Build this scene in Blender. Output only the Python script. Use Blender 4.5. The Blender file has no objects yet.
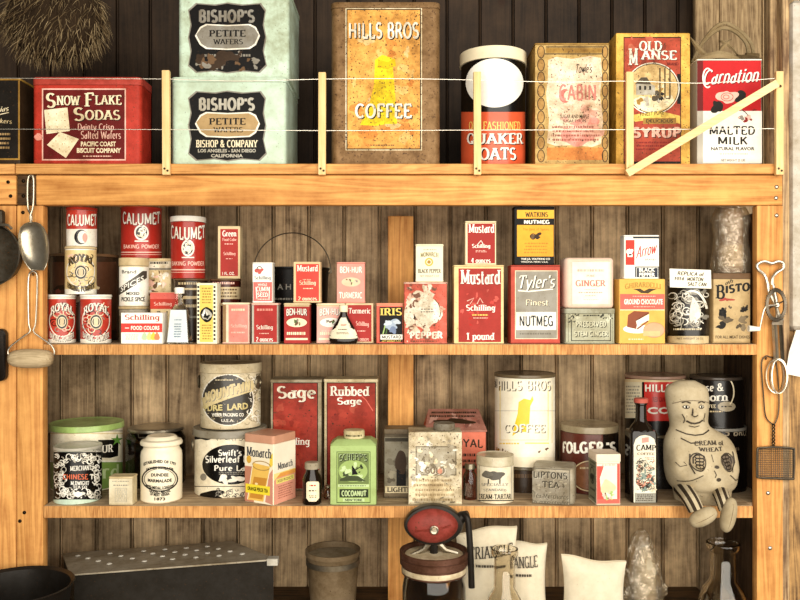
import bpy, bmesh, math, random
from math import sin, cos, pi, radians, sqrt, asin
from mathutils import Vector, Matrix, noise

# ---------------------------------------------------------------- camera, world, light, exposure
SC = bpy.context.scene
COL = SC.collection
D, K, ZC = 1.6, 0.00125, 1.5          # camera distance to the shelf fronts, metres per pixel per metre, eye height
cam_d = bpy.data.cameras.new('camera'); cam = bpy.data.objects.new('camera', cam_d); COL.objects.link(cam)
cam.location = (0, -D, ZC); cam.rotation_euler = (pi/2, 0, 0)
cam_d.sensor_width = 36; cam_d.lens = 36; cam_d.clip_start = .05
SC.camera = cam
world = bpy.data.worlds.new('world'); SC.world = world; world.use_nodes = True
bg = world.node_tree.nodes['Background']; bg.inputs[0].default_value = (1, .93, .82, 1); bg.inputs[1].default_value = .03
def area(name, loc, target, sx, sy, power, col):
    l = bpy.data.lights.new(name, 'AREA'); l.shape = 'RECTANGLE'; l.size = sx; l.size_y = sy; l.energy = power; l.color = col
    o = bpy.data.objects.new(name, l); COL.objects.link(o); o.location = loc
    o.rotation_euler = (Vector(target) - Vector(loc)).to_track_quat('-Z', 'Y').to_euler()
    return o
area('doorway_light', (.5, -2.1, 1.75), (0, .1, 1.45), 3.6, 2.2, 175, (1, .94, .83))
SC.view_settings.view_transform = 'Standard'; SC.view_settings.look = 'None'
SC.view_settings.gamma = 1; SC.view_settings.exposure = -.38; SC.view_settings.use_curve_mapping = False

# ---------------------------------------------------------------- helpers
def S(Y): return K*(D+Y)
def PX(px, Y): return (px-400)*S(Y)
def PZ(py, Y): return ZC+(300-py)*S(Y)
MID, LOW, TOP, CTR = ZC-44*.002, ZC-205.5*.002, ZC+136*.002, ZC-.68   # where things stand
SIT = .0004                            # the hair's breadth between a board and what stands on it

def lin(c):
    c = c/255
    return c/12.92 if c <= .04045 else ((c+.055)/1.055)**2.4
def rgb(h): return (lin(int(h[0:2],16)), lin(int(h[2:4],16)), lin(int(h[4:6],16)), 1)
PAL = dict(W='faf6ea', C='f6e8c6', T='d9c49a', K='0d0a08', R='bb3a2c', DR='8c2420', MR='6b1a18', P='ea9c8c', LP='f4c6b6', O='e8a43c', Y='f3d36a', YE='f7d91c',
           G='a9c878', LG='c3d8a0', BG='c8dcc8', GR='8f8a80', LGR='b9b4a6', BR='6b5138', DB='3a2a1c', OR='d65a36', TN='b89a6c', GD='a9823c', BL='7f93a8', CH='201c18', DG='4d6a38')
MATS = {}
def nodes_of(name):
    m = bpy.data.materials.new(name); m.use_nodes = True
    nt = m.node_tree; b = nt.nodes['Principled BSDF']
    return m, nt, b
def paint(c, wear=.35, rough=.42, metal=0.0, grain=1.0):
    key = (c, wear, rough, metal, grain)
    if key in MATS: return MATS[key]
    hx = PAL.get(c, c)
    m, nt, b = nodes_of('paint_'+hx); N = nt.nodes; L = nt.links
    tc = N.new('ShaderNodeTexCoord'); oi = N.new('ShaderNodeObjectInfo')
    vm = N.new('ShaderNodeVectorMath'); vm.operation = 'ADD'
    mu = N.new('ShaderNodeVectorMath'); mu.operation = 'SCALE'; mu.inputs[3].default_value = 7
    cb = N.new('ShaderNodeCombineXYZ')
    L.new(oi.outputs['Random'], cb.inputs[0]); L.new(cb.outputs[0], mu.inputs[0]); L.new(tc.outputs['Object'], vm.inputs[0]); L.new(mu.outputs[0], vm.inputs[1])
    n1 = N.new('ShaderNodeTexNoise'); n1.inputs['Scale'].default_value = 46*grain; n1.inputs['Detail'].default_value = 8; n1.inputs['Roughness'].default_value = .72
    n2 = N.new('ShaderNodeTexNoise'); n2.inputs['Scale'].default_value = 260*grain; n2.inputs['Detail'].default_value = 3
    L.new(vm.outputs[0], n1.inputs['Vector']); L.new(vm.outputs[0], n2.inputs['Vector'])
    r1 = N.new('ShaderNodeMapRange'); r1.inputs[1].default_value = .3; r1.inputs[2].default_value = .62; r1.inputs[3].default_value = max(.2, 1-wear*1.05); r1.inputs[4].default_value = 1.0
    n0 = N.new('ShaderNodeTexNoise'); n0.inputs['Scale'].default_value = 14*grain; n0.inputs['Detail'].default_value = 3; L.new(vm.outputs[0], n0.inputs['Vector'])
    av = N.new('ShaderNodeMath'); av.operation = 'MULTIPLY_ADD'; av.inputs[1].default_value = .45; L.new(n0.outputs['Fac'], av.inputs[0])
    av1 = N.new('ShaderNodeMath'); av1.operation = 'MULTIPLY'; av1.inputs[1].default_value = .6; L.new(n1.outputs['Fac'], av1.inputs[0]); L.new(av1.outputs[0], av.inputs[2]); L.new(av.outputs[0], r1.inputs[0])
    mx = N.new('ShaderNodeMix'); mx.data_type = 'RGBA'; mx.blend_type = 'MULTIPLY'; mx.inputs[0].default_value = 1
    mx.inputs[6].default_value = rgb(hx)
    cc = N.new('ShaderNodeCombineColor'); L.new(r1.outputs[0], cc.inputs[0])
    pw = N.new('ShaderNodeMath'); pw.operation = 'POWER'; pw.inputs[1].default_value = 1.18; L.new(r1.outputs[0], pw.inputs[0]); L.new(pw.outputs[0], cc.inputs[1])
    pw2 = N.new('ShaderNodeMath'); pw2.operation = 'POWER'; pw2.inputs[1].default_value = 1.5; L.new(r1.outputs[0], pw2.inputs[0]); L.new(pw2.outputs[0], cc.inputs[2])
    L.new(cc.outputs[0], mx.inputs[7])
    r2 = N.new('ShaderNodeMapRange'); r2.inputs[1].default_value = .72-wear*.11; r2.inputs[2].default_value = .77-wear*.10; r2.inputs[3].default_value = 0; r2.inputs[4].default_value = min(1, wear*1.5)
    L.new(n2.outputs['Fac'], r2.inputs[0])
    m2 = N.new('ShaderNodeMix'); m2.data_type = 'RGBA'; L.new(r2.outputs[0], m2.inputs[0]); L.new(mx.outputs[2], m2.inputs[6]); m2.inputs[7].default_value = rgb('4a3320')
    L.new(m2.outputs[2], b.inputs['Base Color'])
    b.inputs['Roughness'].default_value = rough; b.inputs['Metallic'].default_value = metal; b.inputs['Specular IOR Level'].default_value = .12 if rough > .3 else .38
    bp = N.new('ShaderNodeBump'); bp.inputs['Strength'].default_value = .12; bp.inputs['Distance'].default_value = .002
    L.new(n1.outputs['Fac'], bp.inputs['Height']); L.new(bp.outputs[0], b.inputs['Normal'])
    MATS[key] = m
    return m
def wood(name, light, dark, axis, scale=1.0, contrast=1.0, knots=True, rough=.65, fine=.8, boards=None, ring=.75):
    key = ('wood', name)
    if key in MATS: return MATS[key]
    m, nt, b = nodes_of(name); N = nt.nodes; L = nt.links
    tc = N.new('ShaderNodeTexCoord'); mp = N.new('ShaderNodeMapping')
    sc = [22*scale]*3; sc[axis] = 1.6*scale; mp.inputs['Scale'].default_value = sc
    L.new(tc.outputs['Object'], mp.inputs[0])
    nz = N.new('ShaderNodeTexNoise'); nz.inputs['Scale'].default_value = 1.0; nz.inputs['Detail'].default_value = 4; nz.inputs['Distortion'].default_value = .6
    L.new(mp.outputs[0], nz.inputs['Vector'])
    mul = N.new('ShaderNodeMath'); mul.operation = 'MULTIPLY'; mul.inputs[1].default_value = 9; L.new(nz.outputs['Fac'], mul.inputs[0])
    fr = N.new('ShaderNodeMath'); fr.operation = 'PINGPONG'; fr.inputs[1].default_value = .5; L.new(mul.outputs[0], fr.inputs[0])
    mp2 = N.new('ShaderNodeMapping'); s2 = [420*scale]*3; s2[axis] = 9*scale; mp2.inputs['Scale'].default_value = s2; L.new(tc.outputs['Object'], mp2.inputs[0])
    n2 = N.new('ShaderNodeTexNoise'); n2.inputs['Scale'].default_value = 1; n2.inputs['Detail'].default_value = 3; L.new(mp2.outputs[0], n2.inputs['Vector'])
    n3 = N.new('ShaderNodeTexNoise'); n3.inputs['Scale'].default_value = 9; n3.inputs['Detail'].default_value = 6; n3.inputs['Roughness'].default_value = .7; L.new(tc.outputs['Object'], n3.inputs['Vector'])
    a1 = N.new('ShaderNodeMath'); a1.operation = 'MULTIPLY_ADD'; a1.inputs[1].default_value = ring; L.new(fr.outputs[0], a1.inputs[0])
    a0 = N.new('ShaderNodeMath'); a0.operation = 'MULTIPLY_ADD'; a0.inputs[1].default_value = fine; a0.inputs[2].default_value = -fine*.4; L.new(n2.outputs['Fac'], a0.inputs[0]); L.new(a0.outputs[0], a1.inputs[2])
    a2 = N.new('ShaderNodeMath'); a2.operation = 'MULTIPLY_ADD'; a2.inputs[1].default_value = 1.3; L.new(n3.outputs['Fac'], a2.inputs[0])
    a3 = N.new('ShaderNodeMath'); a3.operation = 'SUBTRACT'; a3.inputs[1].default_value = .48-(.75-ring)*.25-(0 if fine > .5 else .04); L.new(a1.outputs[0], a3.inputs[0]); L.new(a3.outputs[0], a2.inputs[2])
    ramp = N.new('ShaderNodeMapRange'); ramp.inputs[1].default_value = .5-.38/contrast; ramp.inputs[2].default_value = .5+.3/contrast; L.new(a2.outputs[0], ramp.inputs[0])
    mx = N.new('ShaderNodeMix'); mx.data_type = 'RGBA'; mx.inputs[6].default_value = rgb(dark); mx.inputs[7].default_value = rgb(light); L.new(ramp.outputs[0], mx.inputs[0])
    out = mx.outputs[2]
    if boards:
        sx = N.new('ShaderNodeSeparateXYZ'); L.new(tc.outputs['Object'], sx.inputs[0])
        bd = N.new('ShaderNodeMath'); bd.operation = 'MULTIPLY_ADD'; bd.inputs[1].default_value = 1/boards[1]; bd.inputs[2].default_value = -boards[0]/boards[1]; L.new(sx.outputs[0], bd.inputs[0])
        fl = N.new('ShaderNodeMath'); fl.operation = 'FLOOR'; L.new(bd.outputs[0], fl.inputs[0])
        wn = N.new('ShaderNodeTexWhiteNoise'); wn.noise_dimensions = '1D'; L.new(fl.outputs[0], wn.inputs['W'])
        rb_ = N.new('ShaderNodeMapRange'); rb_.inputs[3].default_value = .62; rb_.inputs[4].default_value = 1.08; L.new(wn.outputs['Value'], rb_.inputs[0])
        mb_ = N.new('ShaderNodeMix'); mb_.data_type = 'RGBA'; mb_.blend_type = 'MULTIPLY'; mb_.inputs[0].default_value = 1; L.new(out, mb_.inputs[6]); L.new(rb_.outputs[0], mb_.inputs[7]); out = mb_.outputs[2]
    if knots:
        mp3 = N.new('ShaderNodeMapping'); s3 = [9]*3; s3[axis] = 4.5; mp3.inputs['Scale'].default_value = s3; L.new(tc.outputs['Object'], mp3.inputs[0])
        vo = N.new('ShaderNodeTexVoronoi'); vo.inputs['Scale'].default_value = 1; L.new(mp3.outputs[0], vo.inputs['Vector'])
        rk = N.new('ShaderNodeMapRange'); rk.inputs[1].default_value = .06; rk.inputs[2].default_value = .14; rk.inputs[3].default_value = .85; rk.inputs[4].default_value = 0; L.new(vo.outputs['Distance'], rk.inputs[0])
        mk = N.new('ShaderNodeMix'); mk.data_type = 'RGBA'; L.new(rk.outputs[0], mk.inputs[0]); L.new(out, mk.inputs[6]); mk.inputs[7].default_value = rgb('2e1a0c'); out = mk.outputs[2]
    L.new(out, b.inputs['Base Color']); b.inputs['Roughness'].default_value = rough; b.inputs['Specular IOR Level'].default_value = .25
    bp = N.new('ShaderNodeBump'); bp.inputs['Strength'].default_value = .35; bp.inputs['Distance'].default_value = .0015; L.new(a2.outputs[0], bp.inputs['Height']); L.new(bp.outputs[0], b.inputs['Normal'])
    MATS[key] = m
    return m
def metal(c='b9b2a4', rough=.3, wear=.5): return paint(c, wear, rough, .9)
def glass(c='ffffff', rough=.04):
    key = ('glass', c, rough)
    if key in MATS: return MATS[key]
    m, nt, b = nodes_of('glass'); b.inputs['Base Color'].default_value = rgb(c); b.inputs['Transmission Weight'].default_value = 1; b.inputs['Roughness'].default_value = rough; b.inputs['IOR'].default_value = 1.45
    MATS[key] = m
    return m
def plastic_film():
    if 'film' in MATS: return MATS['film']
    m, nt, b = nodes_of('clear_film'); N = nt.nodes; L = nt.links; N.remove(b)
    tr = N.new('ShaderNodeBsdfTransparent'); tr.inputs[0].default_value = rgb('efe6d6'); gl = N.new('ShaderNodeBsdfGlossy'); gl.inputs[0].default_value = rgb('f4ecdc'); gl.inputs['Roughness'].default_value = .16
    df = N.new('ShaderNodeBsdfDiffuse'); df.inputs[0].default_value = rgb('d8c8ac')
    m1 = N.new('ShaderNodeMixShader'); m1.inputs[0].default_value = .35; m2 = N.new('ShaderNodeMixShader'); m2.inputs[0].default_value = .26
    tc = N.new('ShaderNodeTexCoord'); nz = N.new('ShaderNodeTexNoise'); nz.inputs['Scale'].default_value = 90; nz.inputs['Distortion'].default_value = 2.5; L.new(tc.outputs['Object'], nz.inputs['Vector'])
    bp = N.new('ShaderNodeBump'); bp.inputs['Strength'].default_value = .9; bp.inputs['Distance'].default_value = .004; L.new(nz.outputs['Fac'], bp.inputs['Height']); L.new(bp.outputs[0], gl.inputs['Normal'])
    L.new(gl.outputs[0], m1.inputs[1]); L.new(df.outputs[0], m1.inputs[2]); L.new(tr.outputs[0], m2.inputs[1]); L.new(m1.outputs[0], m2.inputs[2]); L.new(m2.outputs[0], N['Material Output'].inputs[0])
    MATS['film'] = m
    return m
def cloth(c, wear=.3): return paint(c, wear, .95, 0, .7)

def cyl_at(u, R, Xc, Yc, lim=.985):
    """angle on an upright cylinder (0 = facing the room, + = towards +x) seen u metres off its axis from the room"""
    return asin(max(-lim, min(lim, u/R)))+math.atan2(-Xc, D+Yc)
class MB:
    """collects geometry with materials; build() links it as ONE mesh object"""
    def __init__(s): s.v = []; s.f = []; s.mi = []; s.mats = []
    def m(s, mat):
        if mat not in s.mats: s.mats.append(mat)
        return s.mats.index(mat)
    def add(s, vs, fs, mat):
        o = len(s.v); s.v += [tuple(v) for v in vs]; i = s.m(mat)
        for f in fs: s.f.append(tuple(o+k for k in f)); s.mi.append(i)
    def rings(s, rings, mat, close=True, cap0=True, cap1=True):
        n = len(rings[0]); vs = [p for r in rings for p in r]; fs = []
        for i in range(len(rings)-1):
            for j in range(n if close else n-1):
                k = (j+1) % n
                fs.append((i*n+j, i*n+k, (i+1)*n+k, (i+1)*n+j))
        if cap0: fs.append(tuple(range(n-1, -1, -1)))
        if cap1: fs.append(tuple((len(rings)-1)*n+j for j in range(n)))
        s.add(vs, fs, mat)
    def lathe(s, prof, mat, n=48, c=(0,0,0), cap0=True, cap1=True):
        s.rings([[(c[0]+r*cos(2*pi*j/n), c[1]+r*sin(2*pi*j/n), c[2]+z) for j in range(n)] for r, z in prof], mat, True, cap0, cap1)
    def rr(s, w, d, r, levels, mat, seg=5, c=(0,0,0)):
        rings = []
        for z, g in levels:
            W, Dp, R = w/2+g, d/2+g, max(r+g, .0004); ring = []
            for cx, cy, a0 in ((W-R, Dp-R, 0), (-W+R, Dp-R, 90), (-W+R, -Dp+R, 180), (W-R, -Dp+R, 270)):
                for k in range(seg+1):
                    a = radians(a0+90*k/seg); ring.append((c[0]+cx+R*cos(a), c[1]+cy+R*sin(a), c[2]+z))
            rings.append(ring)
        s.rings(rings, mat)
    def box(s, x0, x1, y0, y1, z0, z1, mat, b=.001):
        b = min(b, (x1-x0)*.3, (y1-y0)*.3, (z1-z0)*.3)
        s.rr(x1-x0, y1-y0, b, [(z0, -b), (z0+b, 0), (z1-b, 0), (z1, -b)], mat, 2, ((x0+x1)/2, (y0+y1)/2, 0))
    def tube(s, pts, r, mat, n=8, closed=False):
        pts = [Vector(p) for p in pts]; N = len(pts); rings = []
        rr = r if isinstance(r, (list, tuple)) else [r]*N
        up = None
        for i, p in enumerate(pts):
            if closed: t = pts[(i+1) % N]-pts[i-1]
            else: t = pts[min(i+1, N-1)]-pts[max(i-1, 0)]
            t.normalize()
            if up is None: up = t.orthogonal().normalized()
            up = (up-t*up.dot(t));
            if up.length < 1e-6: up = t.orthogonal()
            up.normalize(); q = t.cross(up)
            rings.append([p+(up*cos(2*pi*k/n)+q*sin(2*pi*k/n))*rr[i] for k in range(n)])
        if closed: rings.append(rings[0]); s.rings(rings, mat, True, False, False)
        else: s.rings(rings, mat)
    def build(s, name, parent=None, angle=35, loc=None):
        me = bpy.data.meshes.new(name); me.from_pydata(s.v, [], s.f)
        for m in s.mats: me.materials.append(m)
        me.polygons.foreach_set('material_index', s.mi); me.polygons.foreach_set('use_smooth', [True]*len(s.f))
        me.update(); me.set_sharp_from_angle(angle=radians(angle))
        o = bpy.data.objects.new(name, me); COL.objects.link(o); o.parent = parent
        if loc: o.location = loc
        return o
def smooth(pts, n=6):
    """Catmull-Rom through the points"""
    P = [Vector(p) for p in pts]; out = []
    for i in range(len(P)-1):
        a, b, c, d = P[max(i-1, 0)], P[i], P[i+1], P[min(i+2, len(P)-1)]
        for k in range(n):
            t = k/n
            out.append(.5*((2*b)+(c-a)*t+(2*a-5*b+4*c-d)*t*t+(3*b-a-3*c+d)*t**3))
    return out+[P[-1]]
def tag(o, label, cat, group=None):
    o['label'] = label; o['category'] = cat
    if group: o['group'] = group
    return o
def thing(name, label, cat, loc, group=None, rz=0):
    o = bpy.data.objects.new(name, None); COL.objects.link(o); o.location = loc; o.rotation_euler.z = rz; o.empty_display_size = .03
    return tag(o, label, cat, group)

# ---------------------------------------------------------------- lettering: a pen-drawn serif alphabet, and the plain built-in one
GL = {}
def A(cx, cy, rx, ry, a0, a1, n=10): return [(cx+rx*cos(radians(a0+(a1-a0)*i/n)), cy+ry*sin(radians(a0+(a1-a0)*i/n))) for i in range(n+1)]
def g(ch, w, *st): GL[ch] = (w, st)
V = lambda x, a=0, b=1: [(x, a), (x, b)]
g('A', .8, [(.06,0),(.4,1)], [(.4,1),(.74,0)], [(.19,.35),(.61,.35)])
g('B', .72, V(.16), [(.16,1),(.38,1)]+A(.38,.76,.2,.24,90,-90)+[(.16,.52)], [(.16,.52),(.4,.52)]+A(.4,.26,.24,.26,90,-90)+[(.16,0)])
g('C', .76, A(.42,.5,.34,.5,48,312,16)); g('D', .8, V(.16), [(.16,1),(.34,1)]+A(.34,.5,.38,.5,90,-90,14)+[(.16,0)])
g('E', .68, V(.16), [(.16,1),(.6,1),(.6,.84)], [(.16,.52),(.48,.52)], [(.16,0),(.62,0),(.62,.18)])
g('F', .64, V(.16), [(.16,1),(.6,1),(.6,.82)], [(.16,.52),(.48,.52)])
g('G', .82, A(.42,.5,.34,.5,48,300,16)+[(.7,.18)], [(.7,0),(.7,.42)], [(.5,.42),(.78,.42)])
g('H', .86, V(.16), V(.7), [(.16,.5),(.7,.5)]); g('I', .34, V(.17)); g('J', .5, [(.34,1),(.34,.22)]+A(.2,.22,.14,.22,0,-150))
g('K', .8, V(.16), [(.66,1),(.18,.42)], [(.34,.6),(.7,0)]); g('L', .64, V(.16), [(.16,0),(.58,0),(.58,.2)])
g('M', 1.0, V(.14), [(.14,1),(.5,.12)], [(.5,.12),(.86,1)], V(.86)); g('N', .86, V(.14), [(.14,1),(.72,0)], V(.72))
g('O', .84, A(.42,.5,.34,.5,0,360,22)); g('P', .68, V(.16), [(.16,1),(.38,1)]+A(.38,.74,.22,.26,90,-90)+[(.16,.48)])
g('Q', .84, A(.42,.5,.34,.5,0,360,22), [(.46,.24),(.8,-.08)]); g('R', .78, V(.16), [(.16,1),(.38,1)]+A(.38,.75,.21,.25,90,-90)+[(.16,.5)], [(.4,.5),(.72,0)])
g('S', .66, A(.33,.745,.23,.255,35,270)+A(.33,.25,.25,.25,90,-145)); g('T', .74, V(.37), [(.06,.82),(.06,1),(.68,1),(.68,.82)])
g('U', .84, [(.14,1),(.14,.3)]+A(.42,.3,.28,.3,180,360)+[(.7,1)]); g('V', .8, [(.06,1),(.4,0)], [(.4,0),(.74,1)])
g('W', 1.06, [(.04,1),(.28,0)], [(.28,0),(.53,.9)], [(.53,.9),(.78,0)], [(.78,0),(1.02,1)]); g('X', .8, [(.08,1),(.72,0)], [(.7,1),(.1,0)])
g('Y', .78, [(.06,1),(.39,.48)], [(.72,1),(.39,.48)], V(.39,0,.48)); g('Z', .7, [(.1,.84),(.1,1),(.6,1),(.08,0),(.62,0),(.62,.18)])
g('a', .56, A(.24,.24,.18,.24,0,360,16), [(.42,.66),(.42,0)]); g('b', .6, V(.12), A(.33,.33,.21,.33,0,360,16)); g('c', .52, A(.3,.33,.22,.33,50,310,12))
g('d', .62, V(.48), A(.27,.33,.21,.33,0,360,16)); g('e', .56, [(.1,.36),(.48,.36)]+A(.29,.33,.2,.33,10,310,14)); g('f', .4, [(.18,0),(.18,.8)]+A(.34,.8,.16,.2,180,60), [(.04,.64),(.34,.64)])
g('g', .6, A(.27,.36,.2,.3,0,360,16), [(.47,.66),(.47,-.1)]+A(.28,-.1,.19,.2,0,-140)); g('h', .64, V(.12), [(.12,.4)]+A(.3,.42,.2,.24,160,0)+[(.5,0)])
g('i', .28, V(.14,0,.66), [(.14,.8),(.14,.94)]); g('k', .6, V(.12), [(.48,.66),(.14,.26)], [(.24,.38),(.52,0)]); g('l', .28, V(.14))
g('m', .96, V(.12,0,.66), [(.12,.4)]+A(.29,.42,.17,.24,160,0)+[(.46,0)], [(.46,.4)]+A(.63,.42,.17,.24,160,0)+[(.8,0)])
g('n', .64, V(.12,0,.66), [(.12,.4)]+A(.3,.42,.2,.24,160,0)+[(.5,0)]); g('o', .6, A(.3,.33,.23,.33,0,360,18)); g('p', .6, V(.12,-.28,.66), A(.33,.33,.21,.33,0,360,16))
g('r', .44, V(.12,0,.66), [(.12,.4)]+A(.28,.44,.16,.22,170,50)); g('s', .48, A(.24,.49,.16,.17,40,270)+A(.24,.16,.17,.16,90,-140)); g('t', .4, [(.16,.88),(.16,.14)]+A(.28,.14,.12,.14,180,290), [(.02,.64),(.34,.64)])
g('u', .64, [(.12,.66),(.12,.24)]+A(.31,.24,.19,.24,180,360), V(.5,0,.66)); g('v', .56, [(.04,.66),(.28,0)], [(.28,0),(.52,.66)]); g('w', .8, [(.04,.66),(.22,0)], [(.22,0),(.4,.6)], [(.4,.6),(.58,0)], [(.58,0),(.76,.66)])
g('y', .56, [(.04,.66),(.28,.02)], [(.52,.66),(.2,-.28)])
g('1', .44, V(.24), [(.06,.8),(.24,1)]); g('2', .62, A(.32,.72,.22,.28,160,-30)+[(.08,0),(.58,0)]); g('4', .68, V(.46), [(.46,1),(.06,.3),(.64,.3)]); g('9', .6, A(.3,.68,.22,.32,0,360,16), [(.52,.68),(.4,0)])
g('&', .84, A(.32,.78,.17,.22,-60,240)+[(.7,0)], A(.32,.26,.26,.26,120,350)+[(.72,.5)]); g("'", .24, V(.12,.75,1)); g('.', .26, [(.13,0),(.13,.1)]); g('-', .4, [(.06,.38),(.34,.38)]); g(' ', .36)
def stroke_text(s, thick, thin, serif):
    vs, fs = [], []; x = 0; lev = 0
    for ch in s:
        w, st = GL.get(ch) or GL.get(ch.upper()) or (.5, ())
        for pl in st:
            n = len(pl); o = len(vs); lev = (lev+1) % 12
            for i, (px, py) in enumerate(pl):
                a = pl[max(i-1, 0)]; b = pl[min(i+1, n-1)]; dx, dy = b[0]-a[0], b[1]-a[1]; l = sqrt(dx*dx+dy*dy) or 1
                t = (thin+(thick-thin)*abs(dy)/l)/2; nx, ny = -dy/l*t, dx/l*t
                vs += [(x+px+nx, py+ny, lev), (x+px-nx, py-ny, lev)]
            for i in range(n-1): fs.append((o+2*i, o+2*i+1, o+2*i+3, o+2*i+2))
            if serif:
                for e, q in ((0, 1), (n-1, n-2)):
                    (ex, ey), (qx, qy) = pl[e], pl[q]
                    if abs(ey-qy) > abs(ex-qx)*1.2 and min(abs(ey-k) for k in (0, 1, .66, -.28)) < .02:
                        o = len(vs); sg = 1 if ey < qy else -1; h = serif; hw = thick/2+.09
                        lev = (lev+1) % 12; vs += [(x+ex-hw, ey, lev), (x+ex+hw, ey, lev), (x+ex+hw, ey+sg*h, lev), (x+ex-hw, ey+sg*h, lev)]; fs.append((o, o+1, o+2, o+3))
        x += w+thick*.35
    return vs, fs
def font_text(s, bold):
    cu = bpy.data.curves.new('t', 'FONT'); cu.body = s; cu.size = 1; cu.offset = bold; cu.resolution_u = 2
    ob = bpy.data.objects.new('t', cu); COL.objects.link(ob); bpy.context.view_layer.update()
    me = ob.evaluated_get(bpy.context.evaluated_depsgraph_get()).to_mesh()
    vs = [(v.co.x, v.co.y, 0) for v in me.vertices]; fs = [tuple(p.vertices) for p in me.polygons]
    bpy.data.objects.remove(ob); bpy.data.curves.remove(cu)
    return vs, fs

class Art:
    """printing on a surface, laid out on that surface's own face: pieces of (verts, faces, colour, layer)"""
    def __init__(s, cyl=None): s.p = []; s.cyl = cyl
    def q(s, vs, fs, c, l): s.p.append((vs, fs, c, l))
    def r(s, x0, y0, x1, y1, c, l=1): s.q([(x0,y1),(x1,y1),(x1,y0),(x0,y0)], [(0,1,2,3)], c, l)
    def p_(s, pts, c, l=2): s.q(list(pts), [tuple(range(len(pts)))], c, l)
    def e(s, cx, cy, rx, ry, c, l=2, n=28): s.p_([(cx+rx*cos(2*pi*i/n), cy+ry*sin(2*pi*i/n)) for i in range(n)], c, l)
    def ln(s, pts, t, c, l=3, closed=False):
        pts = list(pts); n = len(pts); vs = []
        for i, (x, y) in enumerate(pts):
            a = pts[i-1] if (closed or i) else pts[i]; b = pts[(i+1) % n] if (closed or i < n-1) else pts[i]
            dx, dy = b[0]-a[0], b[1]-a[1]; L = sqrt(dx*dx+dy*dy) or 1
            vs += [(x-dy/L*t/2, y+dx/L*t/2), (x+dy/L*t/2, y-dx/L*t/2)]
        m = n if closed else n-1
        s.q(vs, [(2*i, 2*i+1, 2*((i+1) % n)+1, 2*((i+1) % n)) for i in range(m)], c, l)
    def ring(s, cx, cy, rx, ry, t, c, l=3, a0=0, a1=360):
        n = 30; full = a1-a0 >= 360
        s.ln([(cx+rx*cos(radians(a0+(a1-a0)*i/n)), cy-ry*sin(radians(a0+(a1-a0)*i/n))) for i in range(n if full else n+1)], t, c, l, full)
    def f(s, x0, y0, x1, y1, t, c, l=2):
        s.r(x0, y0, x1, y0+t, c, l); s.r(x0, y1-t, x1, y1, c, l); s.r(x0, y0+t, x0+t, y1-t, c, l); s.r(x1-t, y0+t, x1, y1-t, c, l)
    def blob(s, cx, cy, rx, ry, c, seed, jag=.25, l=2, n=36):
        rnd = random.Random(seed); ph = [rnd.uniform(0, 6.3) for _ in range(5)]
        s.p_([(cx+rx*cos(a)*k, cy+ry*sin(a)*k) for a, k in ((2*pi*i/n, 1+jag*sum(sin((j+2)*2*pi*i/n+ph[j])/(j+1.5) for j in range(5))) for i in range(n))], c, l)
    def b(s, seed, n, x0, y0, x1, y1, r, cols, l=3):
        rnd = random.Random(seed)
        for i in range(n):
            q = r*rnd.uniform(.35, 1); s.blob(rnd.uniform(x0+q, x1-q), rnd.uniform(y0+q, y1-q), q*rnd.uniform(.5, 1.3), q*rnd.uniform(.5, 1.2), cols[i % len(cols)], seed*31+i, .45, l+(i % 40)*.02, 14)
    def scroll(s, seed, n, x0, y0, x1, y1, r, c, t=.8, l=2.5):
        rnd = random.Random(seed)
        for i in range(n):
            q = r*rnd.uniform(.5, 1); a0 = rnd.uniform(0, 360); s.ring(rnd.uniform(x0+q, x1-q), rnd.uniform(y0+q, y1-q), q, q*rnd.uniform(.7, 1.2), t, c if isinstance(c, str) else c[i % len(c)], l+(i % 40)*.02, a0, a0+rnd.uniform(160, 300))
    def fake(s, x0, y0, x1, y1, rows, c, seed=1, l=3):
        """rows of tiny unreadable print: broken dashes"""
        rnd = random.Random(seed); h = (y1-y0)/rows
        for i in range(rows):
            x = x0+rnd.uniform(0, (x1-x0)*.1); e = x1-rnd.uniform(0, (x1-x0)*.12)
            while x < e:
                w = rnd.uniform(.6, 2.4); s.r(x, y0+h*i+h*.25, min(x+w, e), y0+h*i+h*.72, c, l); x += w+rnd.uniform(.4, .9)
    def t(s, txt, x0, y0, x1, y1, c, font='se', bend=0, rise=0, shear=0, l=4, shadow=None, so=(.7,.7)):
        if font == 'se': vs, fs = stroke_text(txt, .17, .075, .06)
        elif font == 'sb': vs, fs = stroke_text(txt, .205, .09, .07)
        elif font == 'st': vs, fs = stroke_text(txt, .19, .15, 0)
        elif font == 'sc': vs, fs = stroke_text(txt, .16, .07, 0)
        elif font == 'sx': vs, fs = stroke_text(txt, .29, .2, 0)
        else: vs, fs = font_text(txt, {'sa': .012, 'bo': .035}.get(font, 0))
        if not vs: return
        if shear: vs = [(x+shear*y, y, q) for x, y, q in vs]
        a0, a1 = min(v[0] for v in vs), max(v[0] for v in vs); b0, b1 = min(v[1] for v in vs), max(v[1] for v in vs)
        out = []
        for x, y, lv in vs:
            u = (x-a0)/(a1-a0 or 1); v = (y-b0)/(b1-b0 or 1)
            if s.cyl:
                cx, R = s.cyl; th0, th1 = (asin(max(-.99, min(.99, (q-cx)/R))) for q in (x0, x1)); X = cx+R*sin(th0+(th1-th0)*u)
            else: X = x0+(x1-x0)*u
            out.append((X, y1+(y0-y1)*v-bend*(1-(2*u-1)**2)-rise*u, lv*.12))
        if shadow: s.q([(x+so[0], y+so[1], q*.5) for x, y, q in out], fs, shadow, l-.8)
        s.q(out, fs, c, l)
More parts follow.
